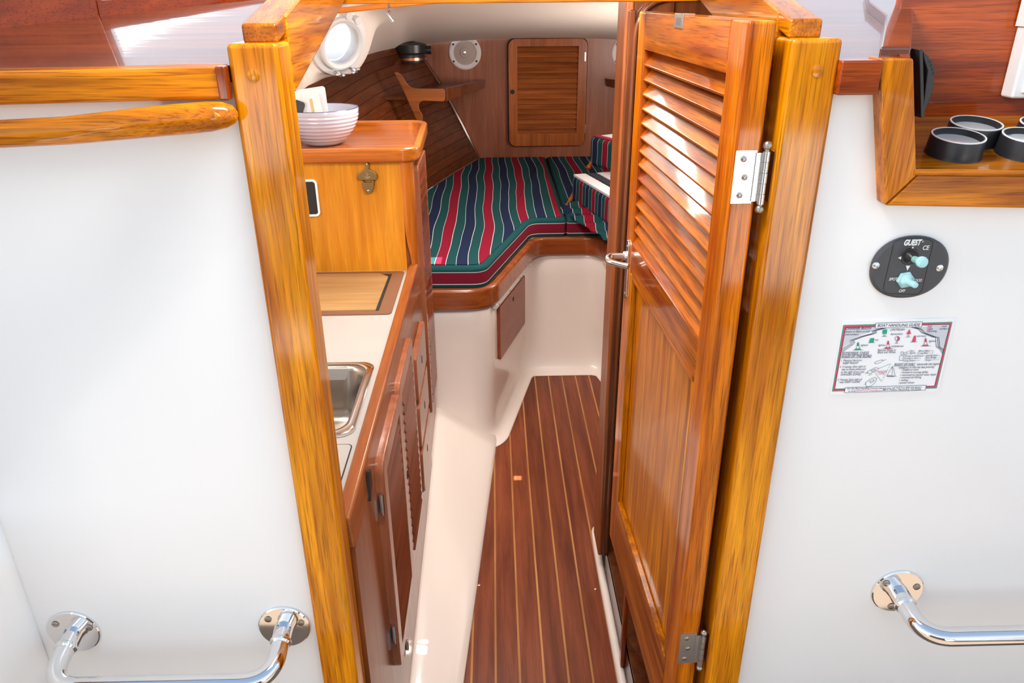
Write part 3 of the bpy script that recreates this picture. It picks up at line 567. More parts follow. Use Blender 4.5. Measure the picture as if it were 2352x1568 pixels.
# top latch plate, handle
LX0, LX1 = .300, .352
lp = B().box((LX0, -.018, DH), (LX1, .0012, DH + .0022)).box((LX0, .0, DH - .020), (LX1, .0016, DH + .0022)).build('latch_plate', ZINC, DR, local=True, bevel=.0005)
B().box((LX0 + .012, .0016, DH - .015), (LX1 - .012, .0022, DH - .004)).build('latch_slot', BRUSH, lp, local=True)
xh = DW - .032; zh0, zh1 = 1.096 - .402, 1.235 - .402
hp = B().extr([(x_, 0, z_) for x_, z_ in rrect(xh, (zh0 + zh1) / 2 - .004, .026, zh1 - zh0, .0125)], (0, .004, 0)).build('handle_plate', ZINC, DR, local=True, bevel=.0012)
zc = 1.195 - .402
B().tube(rpath([(xh, .002, zc), (xh, .046, zc), (xh - .030, .050, zc - .002), (xh - .062, .012, zc - .004)], .03, 8), [.0085 - .0015 * i / 19 for i in range(20)], n=14, ry=.9).build('lever', ZINC, hp, local=True)
B().lathe([(.011, 0), (.010, .006), (.0085, .008)], (xh, .004, zc), (0, 1, 0), 20).build('rosette', ZINC, hp, local=True)
for zz in (zh0 + .010, zh1 - .018): screw(V(xh, .004, zz), (0, 1, 0), .003, hp, m=BRUSH, local=True)
# ================================================================ cabin shell
FL = [(.05 - .197, 1.03), (-.109, 1.51), (-.055, 2.2), (-.004, 2.84), (.02, 2.93), (.165, 3.33), (.19, 3.375), (.22, 3.388), (.46, 3.388), (.52, 3.37), (.57, 3.2), (.62, 2.9), (.52, 2.5), (.40, 2.28), (.335, 2.15), (.318, 2.02), (.316, 1.5), (.316, 1.03)]
fl = thing('floor', 'teak cabin sole with pale inlay strips', 'floor', (0, 2, 0), kind='structure')
B().box((-.6, 1.03, -.06), (1.2, 3.6, -.02)).build('subfloor', BLACKM, fl)
x = .047 - .0673 * 3; hs = .0030
while x < .66:
    pl = clip(clip(FL, 0, x + hs, False), 0, x + .0673 - hs, True)
    if len(pl) > 2: B().extr([(a, c, -.012) for a, c in pl], (0, 0, .012)).build('plank', SOLE, fl)
    pl = clip(clip(FL, 0, x - hs, False), 0, x + hs, True)
    if len(pl) > 2: B().extr([(a, c, -.012) for a, c in pl], (0, 0, .0122)).build('inlay_strip', HOLLY, fl)
    x += .0673
for px, py in ((1368, 1352), (1100, 1343)):
    p = P(px, py, Z=0); screw(V(p.x, p.y, .0), (0, 0, 1), .0045, fl)
# liner shelf between galley and sole
cab = [(1.03, .012), (1.5, .030), (1.9, .07), (2.3, .118), (2.66, .165), (2.78, .178)]
def fl_left(y): return -.147 + (.143) * (y - 1.03) / 1.81
rows = []
for y, z in cab:
    e = fl_left(y) + .002; c_ = -.262
    rows.append([(c_, y, z + .004)] + [(c_ + (e - c_) * t, y, z * (1 - t) + .010 + .004 * t) for t in (.1, .3, .5, .7, .85)] + [(e - .012, y, .0125 + z * .06), (e - .003, y, .009), (e + .001, y, -.004)])
B().grid(rows).build('trim_7', GEL2, kind='structure', label='cream moulded liner shelf between galley and cabin floor', cat='liner', solid=.003)
# berth moulding with coved foot
def berth_path(lean):
    fr = [(p.x, p.y) for p in rpath([(-.36, 2.745, 0), (-.038, 2.745, 0), (.168 - lean, 3.42, 0), (.486 + lean, 3.42, 0), (.692, 2.745, 0), (1.2, 2.745, 0)], .07, 8)]
    out = []
    for a, c in zip(fr, fr[1:]):
        k = max(1, int(round(math.hypot(c[0] - a[0], c[1] - a[1]) / .045)))
        out += [(a[0] + (c[0] - a[0]) * i / k, a[1] + (c[1] - a[1]) * i / k) for i in range(k)]
    return out + [fr[-1]]
nb = None
prof = [(.70, 0, 0), (.5, 0, 0), (.32, 0, .0), (.20, .002, .028), (.09, .004, .048), (.05, .008, .052), (.028, .015, .052), (.014, .027, .052), (.007, .042, .052), (.004, .062, .052), (.001, .068, .052)]
def resample(pts, n):
    # same share of each straight run on every height, so that the corners stay above one another
    L = [0]
    for a, c in zip(pts, pts[1:]): L.append(L[-1] + math.hypot(c[0] - a[0], c[1] - a[1]))
    out = []; k = 0
    for i in range(n):
        d = L[-1] * i / (n - 1)
        while k < len(L) - 2 and L[k + 1] < d: k += 1
        t = (d - L[k]) / max(1e-9, L[k + 1] - L[k]); out.append((pts[k][0] + t * (pts[k + 1][0] - pts[k][0]), pts[k][1] + t * (pts[k + 1][1] - pts[k][1])))
    return out
BR = thing('berth', 'cream moulded v-berth base with teak edge rail and brown locker doors', 'berth', (.327, 2.74, 0))
rows = [[(p[0], p[1], z) for p in resample(offset_path(berth_path(ln), -o_), 90)] for z, o_, ln in prof]
B().grid(rows).build('moulding', GEL2, BR, solid=.004)
def ribbon(b, path, z0, z1, th, out=0):
    a = offset_path(path, -out); c = offset_path(path, -out + th)
    b.rings([[(p[0], p[1], z0), (p[0], p[1], z1), (q_[0], q_[1], z1), (q_[0], q_[1], z0)] for p, q_ in zip(a, c)])
front_r = [(p.x, p.y) for p in rpath([(-.30, 2.745, 0), (-.038, 2.745, 0), (.168, 3.42, 0), (.486, 3.42, 0), (.692, 2.745, 0), (1.2, 2.745, 0)], .09, 10)]
b = B(); ribbon(b, front_r, .612, .700, .045, .028)
b.build('edge_rail', wood('berth_edge_teak', (.33, .085, .018), (.20, .04, .009), (.1, .02, .005), axis='X', coat=.8, crough=.12, wavy=0), BR, bevel=.014, seg=4, label='rounded dark teak edge rail')
# berth platform
poly = [(-.95, 2.76), (-.045, 2.76), (.16, 3.43), (.49, 3.43), (.70, 2.76), (1.5, 2.76), (1.2, 3.9), (.78, 4.9), (-.12, 4.9), (-.45, 3.9)]
B().extr([(a, c, .66) for a, c in poly], (0, 0, .028)).build('platform', INTX, BR)
# cushions
def cushion(poly, lab, cid):
    r = thing('cushion', lab, 'cushion', (0, 0, 0), group='striped v-berth cushions')
    b = B().extr([(a, c, .690) for a, c in poly], (0, 0, .096)).build('boxing', FABZ, r, bevel=.020, seg=4)
    n = len(poly); cx = sum(p[0] for p in poly) / n; cy = sum(p[1] for p in poly) / n
    ins_ = []
    area2 = sum(poly[i][0] * poly[(i + 1) % n][1] - poly[(i + 1) % n][0] * poly[i][1] for i in range(n))
    sgn = 1 if area2 > 0 else -1
    for i in range(n):
        p, a, c = Vector(poly[i]), Vector(poly[i - 1]), Vector(poly[(i + 1) % n])
        d1 = (p - a).normalized(); d2 = (c - p).normalized(); n1 = Vector((-d1.y, d1.x)) * sgn; n2 = Vector((-d2.y, d2.x)) * sgn
        m = (n1 + n2).normalized(); ins_.append(p + m * (.022 / max(.5, m.dot(n1))))
    B().extr([(p.x, p.y, .75) for p in ins_], (0, 0, .0400)).build('top_panel', FABX, r, bevel=.006, seg=2)
    return r
cl_ = [(p.x, p.y) for p in rpath([(-.50, 2.75, 0), (-.045, 2.735, 0), (.160, 3.405, 0), (.3255, 3.405, 0)], .05, 5)]
hullside = [(.3255, 4.87), (.318, 4.885), (-.06, 4.885), (-.11, 4.86), (-.24, 4.45), (-.375, 3.98), (-.46, 3.6), (-.52, 3.2)]
cushion(cl_ + hullside, 'large striped v-berth cushion left of the centre seam', 0)
cr_ = [(.654 - a, c) for a, c in (cl_ + hullside)]
cushion([(max(a, .3285), c) for a, c in cr_[::-1]], 'striped v-berth cushion right of the centre seam under the stack', 1)
# locker doors in the berth front
def berth_door(a, c, z0, z1, lab, side):
    d_ = Vector((c[0] - a[0], c[1] - a[1], 0)); L = d_.length; d_.normalize(); nrm = Vector((d_.y, -d_.x, 0)) * side
    org = V(a[0], a[1], z0); pts = [org + d_ * u + V(0, 0, v_) + nrm * .002 for u, v_ in rrect(L / 2, (z1 - z0) / 2, L, z1 - z0, .012)]
    r = B().extr(pts, nrm * .013).build('door', INTR, BR, bevel=.003)
    c_ = org + d_ * (L * .5) + V(0, 0, (z1 - z0) * .83) + nrm * .0151
    B().lathe([(.010, 0), (.010, .0006), (1e-4, .0006)], c_, nrm, 20).build('finger_hole', BLACKM, r)
    return r
INTR = wood('locker_brown', (.34, .075, .028), (.26, .052, .018), (.12, .026, .01), axis='Y', coat=.3, crough=.3, wavy=0, var=.03)
off = lambda x, y, s=1: (x, y)
def on_front(y): # left angled face of moulding
    return (-.038 + (y - 2.745) / .675 * .206, y)
a, c = on_front(2.86), on_front(3.25)
berth_door(a, c, .332, .572, 'brown locker door on the left angled side of the berth base', 1)
berth_door((.654 - a[0], a[1]), (.654 - c[0], c[1]), .332, .572, 'brown locker door on the right side, half hidden by the door jamb', -1)
for sd, lab in ((1, 'pale plastic strip above the left berth locker door'), (-1, 'pale plastic strip above the right berth locker door')):
    a, c = on_front(2.80), on_front(3.33)
    if sd < 0: a, c = (.654 - a[0], a[1]), (.654 - c[0], c[1])
    d_ = Vector((c[0] - a[0], c[1] - a[1], 0)).normalized(); nrm = Vector((d_.y, -d_.x, 0)) * sd; L = math.hypot(c[0] - a[0], c[1] - a[1])
    o_ = V(a[0], a[1], .588)
    r = B().extr([o_ + nrm * .001, o_ + nrm * .022, o_ + nrm * .022 + V(0, 0, .016), o_ + nrm * .014 + V(0, 0, .022), o_ + nrm * .001 + V(0, 0, .022)], d_ * L).build('plastic_strip', GREYL, BR, bevel=.002)
    for k in range(4): screw(o_ + d_ * (L * (.06 + .29 * k)) + nrm * .022 + V(0, 0, .009), nrm, .0045, r, m=BRUSH)
# forward bulkhead
wf = thing('wall_front', 'teak plywood forward bulkhead', 'wall', (.3, 4.92, .6), kind='structure')
B().box((-.8, 4.90, .6), (1.5, 4.93, 1.7)).build('panel', wood('bulkhead_teak', (.36, .135, .075), (.27, .085, .045), (.16, .05, .025), axis='Z', coat=.3, crough=.3, wavy=0, var=.02), wf)
# hull planking
def cr3(P0, P1, P2, P3, t): return .5 * ((2 * P1) + (-P0 + P2) * t + (2 * P0 - 5 * P1 + 4 * P2 - P3) * t * t + (-P0 + 3 * P1 - 3 * P2 + P3) * t ** 3)
def spline(pts, u):
    pts = [Vector(p) for p in pts]; n = len(pts) - 1; x_ = min(max(u * n, 0), n - 1e-6); i = int(x_); t = x_ - i
    g = lambda k: pts[min(max(k, 0), n)]
    return cr3(g(i - 1), g(i), g(i + 1), g(i + 2), t)
bot = [(-.67, 2.96, .70), (-.52, 3.5, .74), (-.375, 3.98, .78), (-.24, 4.45, .785), (-.095, 4.90, .785)]
top = [P(668, 222, Y=2.97), P(755, 172, Y=3.5), P(841, 129, Y=4.1), P(905, 112, Y=4.5), P(950, 103, Y=4.90)]
top = [p + V(0, 0, .02) for p in top]
def hull(u, v_, o_=0):
    a = spline(bot, u); c = spline(top, u); p = a.lerp(c, v_); return p + V(.9, -.35, -.2).normalized() * (.012 * math.sin(math.pi * v_) + o_)
for side in (1, -1):
    hw = thing('wall_port_hull' if side > 0 else 'wall_starboard_hull', 'dark teak planked hull side beside the %s of the berth' % ('left' if side > 0 else 'right'), 'wall', (0, 0, 0), kind='structure')
    hw.name = 'wall_port.001' if side > 0 else 'wall_starboard.001'; OFF[hw.name] = V(0, 0, 0)
    mirror = (lambda p: p) if side > 0 else (lambda p: V(.654 - p.x, p.y, p.z))
    B().grid([[mirror(hull(i / 20, j / 6, -.005)) for j in range(7)] for i in range(21)]).build('backing', BLACKM, hw)
    np_ = 15
    if side > 0:
        for j in range(np_):
            v0, v1 = (j + .02) / np_, (j + .98) / np_
            B().grid([[mirror(hull(i / 18, v_, .0)) for v_ in (v0, (v0 + v1) / 2, v1)] for i in range(19)]).build('plank', HULL, hw, solid=.004, flat=True)
# corner strip between hull and bulkhead
pts = [P(*p, Y=4.885) for p in ((958, 110), (972, 136), (1014, 199), (1032, 232), (1060, 285), (1085, 335), (1101, 372))]
B().tube(pts, .013, n=8).build('trim_8', JAMB, kind='structure', label='curved teak corner strip where hull meets the forward bulkhead', cat='trim')
# ceiling / cabin side
cols = [(600, 250, 2.6, 560, 2.2), (650, 228, 2.95, 620, 2.5), (693, 211, 3.1, 680, 2.7), (755, 172, 3.5, 760, 2.85), (841, 129, 4.1, 850, 2.95), (905, 112, 4.5, 910, 3.0), (950, 104, 4.84, 950, 3.0), (1036, 96, 4.88, 1040, 3.0), (1110, 91, 4.89, 1110, 3.0), (1200, 88, 4.895, 1200, 3.0), (1330, 88, 4.895, 1330, 3.0), (1430, 92, 4.895, 1430, 3.0), (1560, 104, 4.88, 1580, 2.9), (1700, 128, 4.7, 1720, 2.8), (1850, 190, 4.0, 1850, 2.6)]
lo = [P(a, c, Y=y) for a, c, y, _, _ in cols]; hi = [P(a, -6, Y=y) for _, _, _, a, y in cols]
NU, NV = 260, 60
port_c = P(775, 97, Y=3.22); port_n = V(.73, -.73, -.29).normalized()
G = [[spline(lo, i / NU).lerp(spline(hi, i / NU), j / NV) for i in range(NU + 1)] for j in range(NV + 1)]
b = B(); vs = [p for r_ in G for p in r_]; fs = []
best = min(vs, key=lambda p: ((p - EYE).normalized() - (port_c - EYE).normalized()).length); port_c = best.copy()
for j_, r_ in enumerate(G):
    for i, p in enumerate(r_):
        c_ = p - port_c; ax = c_.dot(port_n); rad_ = (c_ - port_n * ax).length
        if abs(ax) < .35:
            k = 1 if rad_ < .15 else max(0, 1 - (rad_ - .15) / .12); k = k * k * (3 - 2 * k) * min(1, j_ / 9); r_[i] = p - port_n * ax * k
vs = [p for r_ in G for p in r_]
for j in range(NV):
    for i in range(NU):
        c_ = (G[j][i] + G[j + 1][i + 1]) / 2 - port_c
        ax = c_.dot(port_n); rad_ = (c_ - port_n * ax).length
        if rad_ < .108 and abs(ax) < .25: continue
        k = j * (NU + 1) + i; fs.append((k, k + 1, k + NU + 2, k + NU + 1))
b.add(vs, fs)
b.build('ceiling', CEIL, kind='structure', label='cream headliner curving down over the v-berth', cat='ceiling', fixn=False)
# roof over the saloon, with unseen holes added to let sun spots into the cabin
def vent(pt, hx_, hy_):  # added hole, no ventilator: lets the sun land on pt
    q_ = Vector(pt) + SUN * ((1.765 - pt[2]) / SUN.z); return (q_.x - hx_, q_.x + hx_, q_.y - hy_, q_.y + hy_)
f1 = P(1190, 1097, Z=0); f2 = P(998, 596, Z=.79); f3 = P(968, 1490, Z=.03)
holes = [vent(f1, .016, .014), vent(f2, .032, .05), vent(f3, .014, .028)]
xs = sorted({-1.3, 1.6, *[h[0] for h in holes], *[h[1] for h in holes]}); ys = sorted({1.5, 3.04, *[h[2] for h in holes], *[h[3] for h in holes]})
b = B()
for xa_, xb_ in zip(xs, xs[1:]):
    for ya_, yb_ in zip(ys, ys[1:]):
        mx_, my_ = (xa_ + xb_) / 2, (ya_ + yb_) / 2
        if any(h[0] < mx_ < h[1] and h[2] < my_ < h[3] for h in holes): continue
        b.box((xa_, ya_, 1.765), (xb_, yb_, 1.775))
b.build('ceiling_saloon', CEIL, kind='structure', label='cream deckhead above the galley out of sight', cat='ceiling')
p = [P(790, 9, Y=1.55), P(1640, -2, Y=1.55)]
B().box((-.30, 1.50, P(1100, 7, Y=1.5).z), (.42, 1.54, 1.80)).build('trim_9', AMBX, kind='structure', label='varnished header beam across the top of the hatch', cat='trim', bevel=.002)
pp = [P(*q_, Y=1.9) for q_ in ((760, 26), (830, 19), (900, 11), (980, 4), (1060, -2))]
B().tube(pp, .006, n=8).build('trim_10', HONX, kind='structure', label='thin curved teak moulding under the hatch header', cat='trim')
# outer skins so that daylight comes only through the openings
B().box((-1.02, 1.04, 0), (-1.0, 2.5, 1.77)).build('wall_port.002', CEIL, kind='structure', label='cabin side behind the galley', cat='wall')
B().box((1.25, 1.04, 0), (1.27, 4.9, 1.77)).build('wall_starboard.002', JAMB, kind='structure', label='cabin side on the right behind the door', cat='wall')
# ================================================================ portlight
wn = thing('window_1', 'white framed round portlight with two chrome wing nuts', 'portlight', port_c, kind='structure')
n_ = port_n; back = -.13; port_c = port_c + port_n * .004
B().lathe([(.132, -.03), (.131, .002), (.128, .008), (.122, .010), (.094, .012), (.090, .004), (.090, -.03)], port_c, n_, 48, False, False).build('flange', WHITEP, wn)
B().lathe([(.078, -.03), (.078, .014), (.082, .024), (.094, .030), (.102, .026), (.104, .014), (.104, .008)], port_c, n_, 48, False, False).build('frame', WHITEP, wn)
B().lathe([(.090, -.02), (.092, -.04)], port_c, n_, 48, False, False).build('spigot', WHITEP, wn)
B().cyl(port_c + n_ * .010, n_, .079, .004, 40).build('glass', PORT, wn)
xa = n_.cross(V(0, 0, 1)).normalized(); ya = xa.cross(n_)
if ya.z < 0: ya = -ya
if xa.x < 0: xa = -xa
for a_ in (-62, -100):
    q_ = port_c + (xa * math.cos(R(a_)) + ya * math.sin(R(a_))) * .115
    wg = B().cyl(q_, n_, .007, .05, 12).build('stud', ZINC, wn)
    tt = (xa * math.cos(R(a_)) + ya * math.sin(R(a_)))
    sd_ = n_.cross(tt)
    B().lathe([(.012, 0), (.013, .014), (.006, .02)], q_ + n_ * .035, n_, 12).ball(q_ + n_ * .052 + sd_ * .014, .009, 8).ball(q_ + n_ * .052 - sd_ * .014, .009, 8).build('wing_nut', ZINC, wg)
for a_ in (55, 80):
    q_ = port_c + (xa * math.cos(R(a_)) + ya * math.sin(R(a_))) * .112
    B().cyl(q_, n_, .016, .034, 14).build('hinge_lug', WHITEP, wn, bevel=.002)
# ================================================================ forward bulkhead fittings
def Q(x, y, Y=4.9): return P(x, y, Y=Y)
ld = thing('locker_door', 'louvred teak locker door centred on the forward bulkhead', 'locker door', Q(1255, 333))
x0, x1 = Q(1168, 210).x, Q(1345, 210).x; zt, zb = Q(1256, 88).z, Q(1256, 333).z
xi0, xi1, zi1, zi0 = Q(1188, 210).x, Q(1325, 210).x, Q(1256, 106).z, Q(1256, 305).z
cx_, cz_ = (x0 + x1) / 2, (zt + zb) / 2
out_ = rrect(cx_, cz_, x1 - x0, zt - zb, .045, 6); og = rrect(cx_, cz_, x1 - x0 + .012, zt - zb + .012, .05, 6)
inn = rrect((xi0 + xi1) / 2, (zi0 + zi1) / 2, xi1 - xi0, zi1 - zi0, .002, 6)
B().extr([(a, 4.899, c) for a, c in og], (0, -.002, 0)).build('shadow_gap', BLACKM, ld)
b = B(); b.rings([[(a, 4.897, c) for a, c in out_], [(a, 4.866, c) for a, c in out_], [(a, 4.866, c) for a, c in inn], [(a, 4.897, c) for a, c in inn]], False, False); b.build('frame', INTZ, ld, bevel=.002)
nsl = 17
for i in range(nsl):
    zc = zi0 + (i + .5) * (zi1 - zi0) / nsl; h = (zi1 - zi0) / nsl * .5
    B().hexa([(xi0, 4.868, zc - h), (xi1, 4.868, zc - h), (xi1, 4.874, zc - h), (xi0, 4.874, zc - h), (xi0, 4.888, zc + h * .8), (xi1, 4.888, zc + h * .8), (xi1, 4.894, zc + h * .8), (xi0, 4.894, zc + h * .8)]).build('slat', INTX, ld)
pk = Q(1177, 211, 4.866); B().lathe([(.014, 0), (.014, .002), (1e-4, .002)], pk, (0, -1, 0), 18).build('finger_hole', BLACKM, ld)
for py in (130, 295):
    pk = Q(1344, py, 4.87); B().box((pk.x - .003, 4.864, pk.z - .025), (pk.x + .004, 4.892, pk.z + .025)).build('hinge', ZINC, ld)
for cx_, lab in ((1068, 'white rimmed round speaker left of the louvred locker door'), (1441, 'white rimmed round speaker right of the locker door, cut by the jamb')):
    c = Q(cx_, 121); s_ = thing('speaker', lab, 'speaker', c, group='speakers on the forward bulkhead')
    B().lathe([(.098, 0), (.098, .006), (.090, .012), (.070, .010), (.068, .003)], c, (0, -1, 0), 40, True, False).build('rim', plain('speaker_rim', (.75, .68, .66), rough=.5), s_)
    B().lathe([(.070, 0), (.069, .005), (.030, .010), (.028, .014), (.018, .014), (1e-4, .017)], c, (0, -1, 0), 40).build('grille', SPK, s_)
    B().lathe([(.010, 0), (.009, .003), (1e-4, .004)], c + V(0, -.016, 0), (0, -1, 0), 16).build('cap', ZINC, s_)
    for a_ in (35, 145, 215, 325): B().lathe([(.006, 0), (.006, .001), (1e-4, .001)], c + V(.084 * math.cos(R(a_)), -.0122, .084 * math.sin(R(a_))), (0, -1, 0), 10).build('screw', BLACKM, s_)
# shelf and knee
sh = thing('shelf', 'small teak corner shelf on a carved knee left of the forward bulkhead', 'shelf', P(1000, 200, Y=4.5))
kn = [(135, 415), (170, 412), (205, 425), (240, 465), (270, 520), (310, 570), (350, 600), (400, 612), (745, 620), (765, 632), (768, 700), (765, 760), (745, 775), (500, 765), (462, 780), (445, 810), (440, 850), (455, 890), (480, 925), (492, 960), (480, 1060), (440, 1060), (330, 820), (250, 640), (180, 500)]
B().extr([P(880 + a / 5.408, 90 + c / 5.408, Y=4.0) for a, c in kn], (0, .022, 0)).build('knee', wood('knee_teak', (.34, .11, .03), (.2, .055, .015), (.1, .03, .01), axis='X', coat=.5, crough=.2, wavy=0), sh, bevel=.003)
a1, a2, b1, b2 = P(1020, 202, Y=4.02), P(1021, 233, Y=4.02), P(1110, 183, Y=4.88), P(1107, 201, Y=4.88)
B().hexa([a2, a2 + V(.015, 0, 0), b2 + V(.015, 0, 0), b2, a1, a1 + V(.015, 0, 0), b1 + V(.015, 0, 0), b1]).build('fiddle', JAMB, sh, bevel=.003)
B().hexa([a2 + V(-.40, 0, .01), a2 + V(0, 0, .01), b2 + V(0, 0, .01), b2 + V(-.35, 0, .01), a2 + V(-.40, 0, .026), a2 + V(0, 0, .026), b2 + V(0, 0, .026), b2 + V(-.35, 0, .026)]).build('shelf_board', JAMB, sh)
s2 = thing('shelf', 'dark shelf end right of the locker door, beside the jamb', 'shelf', P(1410, 200, Y=4.5))
m_ = lambda p: V(.64 - p.x, p.y, p.z)
B().hexa([m_(q_) for q_ in (a2, a2 + V(.015, 0, 0), b2 + V(.015, 0, 0), b2, a1, a1 + V(.015, 0, 0), b1 + V(.015, 0, 0), b1)]).build('fiddle', JAMB, s2, bevel=.003)
B().hexa([m_(q_) for q_ in (a2 + V(-.40, 0, .01), a2 + V(0, 0, .01), b2 + V(0, 0, .01), b2 + V(-.35, 0, .01), a2 + V(-.40, 0, .026), a2 + V(0, 0, .026), b2 + V(0, 0, .026), b2 + V(-.35, 0, .026))]).build('shelf_board', JAMB, s2)
# black lamp under the deckhead
lc = P(942, 124, Y=4.55)
la = thing('lamp', 'black cabin lamp with copper ring above the left knee', 'lamp', lc + V(0, 0, -.05))
B().lathe([(.05, -.05), (.085, -.045), (.09, -.02), (.085, .0), (.095, .01), (.095, .05), (.06, .06)], lc, (0, 0, 1), 28).build('housing', BLACK, la)
B().lathe([(.088, -.032), (.0925, -.030), (.0925, -.016), (.088, -.014)], lc, (0, 0, 1), 28, False, False).build('ring', COPPER, la)
B().cyl(lc + V(.09, 0, .02), (1, 0, 0), .022, .03, 14).build('knob', BLACK, la)
# hanging toggle on chain
tg = thing('toggle', 'small bright metal toggle hanging on a chain under the hatch', 'toggle', P(893, 48, Y=1.56))
cb = B(); q0, q1 = P(894, 2, Y=1.56), P(893, 32, Y=1.56)
for i in range(6):
    c = q0.lerp(q1, (i + .5) / 6); ax = V(1, 0, 0) if i % 2 else V(0, 1, 0); uu = V(0, 1, 0) if i % 2 else V(1, 0, 0)
    cb.tube([c + uu * .0022 * math.cos(t * math.pi / 4) + V(0, 0, .0040 * math.sin(t * math.pi / 4)) for t in range(8)], .0008, n=6, closed=True)
cb.build('chain', ZINC, tg)
B().tube([P(887, 30, Y=1.56), P(895, 41, Y=1.56), P(902, 50, Y=1.56)], [.0026, .0022, .0026], n=10).build('bar', ZINC, tg)
# ================================================================ stacked cushions on the berth
def stack(lab, org, rz, L, D, H, top_m):
    r = thing('loose_cushion', lab, 'cushion', org, group='spare cushions stacked on the berth', rz=rz)
    B().box((0, 0, 0), (L, D, H - .004)).build('boxing', FABS, r, local=True, bevel=.025, seg=4)
    if top_m == 0:
        for k, (u0, u1, m) in enumerate(((0.0, .07, FABW), (.075, .12, FABK), (.125, .20, FABW), (.205, D - .01, FABX))): B().box((.012, u0 + .006, H - .012), (L - .01, u1, H)).build('top_band', m, r, local=True, bevel=.003)
    else:
        B().box((.012, .015, H - .012), (L - .01, .05, H)).build('top_band', FABR, r, local=True, bevel=.003)
        B().box((.030, .05, H - .012), (L - .01, D - .01, H + .001)).build('top_band', FABW, r, local=True, bevel=.003)
    return r
ang = math.atan2(-.53, .136)
# local x runs from the far-left corner toward the viewer's right, local y into the boat
stack('lower spare striped cushion with white and black top on the right berth', V(.375, 3.71, .792), ang, .75, .42, .135, 0)
stack('upper spare striped cushion with rounded end on the stack', V(.478, 3.885, .931), ang + .25, .65, .35, .150, 1)
# drape
dp = []
e0, e1 = V(.345, 3.62, .80), V(.56, 2.95, .80)
for i in range(41):
    t = i / 40; base = e0.lerp(e1, t); row = []
    for j in range(9):
        s_ = j / 8; nrm = V(-.95, -.3, 0)
        row.append(base + V(.06, .02, .012) * (1 - s_) + nrm * (.055 * s_ + .006 * math.sin(t * 38 + s_ * 3)) + V(0, 0, -.004 - .012 * s_ + .009 * math.sin(t * 33 + s_ * 5) * (1 - .3 * s_)))
    dp.append(row)
B().grid(dp).build('cloth', FABS, label='crumpled striped cloth edge under the spare cushions', cat='cloth', solid=.003)
for (x, y_, Y_, lab, dx, dy) in ((1303, 472, 3.62, 'wooden rod end with round knob below the spare cushions', 16, -28), (1352, 384, 3.83, 'wooden rod end between the two spare cushions', 14, -26)):
    c = P(x, y_, Y=Y_); e = P(x + dx, y_ + dy, Y=Y_ + .12)
    r = thing('rod', lab, 'rod', c)
    B().tube([c, e], [.009, .012], n=10).build('shaft', HONZ, r); B().ball(c, .014, 14).build('knob', REDZ, r)
# ================================================================ galley
CZ = .90; FX = -.252
wt = thing('worktop', 'cream laminate galley worktop with raised teak edge', 'worktop', (-.6, 1.7, CZ - .03))
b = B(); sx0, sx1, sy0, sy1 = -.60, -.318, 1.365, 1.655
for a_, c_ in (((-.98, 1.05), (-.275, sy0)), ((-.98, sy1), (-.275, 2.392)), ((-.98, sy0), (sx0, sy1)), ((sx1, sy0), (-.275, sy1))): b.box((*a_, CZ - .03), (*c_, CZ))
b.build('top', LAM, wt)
B().hexa([(-.282, 1.05, CZ - .05), (-.250, 1.05, CZ - .05), (-.250, 2.43, CZ - .05), (-.288, 2.43, CZ - .05), (-.282, 1.05, CZ + .018), (-.255, 1.05, CZ + .018), (-.258, 2.43, CZ + .022), (-.288, 2.43, CZ + .022)]).build('fiddle_rail', INTY, wt, bevel=.006, seg=3)
# inset lid
B().extr([(x_, y_, CZ + .0001) for x_, y_ in rrect(-.45, 1.19, .31, .245, .012)], (0, 0, .0006)).build('lid_gap', BLACKM, wt)
B().extr([(x_, y_, CZ + .0004) for x_, y_ in rrect(-.45, 1.19, .305, .240, .010)], (0, 0, .0008)).build('lid', LAM, wt)
# sink
sk = thing('sink', 'square stainless steel sink let into the galley worktop', 'sink', (-.46, 1.51, CZ - .14))
cx_, cy_ = (-.655 - .300) / 2, 1.51
def loop(w_, h_, r_, z): return [(a, c, z) for a, c in rrect(cx_, cy_, w_, h_, r_, 8)]
W0, H0 = .355, .345
B().rings([loop(W0, H0, .035, CZ + .001), loop(W0 - .006, H0 - .006, .034, CZ + .006), loop(W0 - .028, H0 - .028, .045, CZ + .005), loop(W0 - .040, H0 - .040, .05, CZ + .0015), loop(W0 - .050, H0 - .050, .055, CZ - .008), loop(W0 - .065, H0 - .065, .055, CZ - .10), loop(W0 - .085, H0 - .085, .05, CZ - .125), loop(W0 - .13, H0 - .13, .04, CZ - .135)], cap0=False).build('basin', BRUSH, sk, ang=60)
B().lathe([(.028, 0), (.026, .002), (.012, .0015), (.01, -.002), (1e-4, -.002)], (cx_ - .04, cy_, CZ - .1345), (0, 0, 1)).build('drain', CHROME, sk)
B().rings([loop(W0 + .001, H0 + .001, .035, CZ + .001), loop(W0, H0, .0345, CZ + .0045), loop(W0 - .022, H0 - .022, .04, CZ + .0068), loop(W0 - .030, H0 - .030, .045, CZ + .0055)], False, False).build('rim', CHROME, sk)
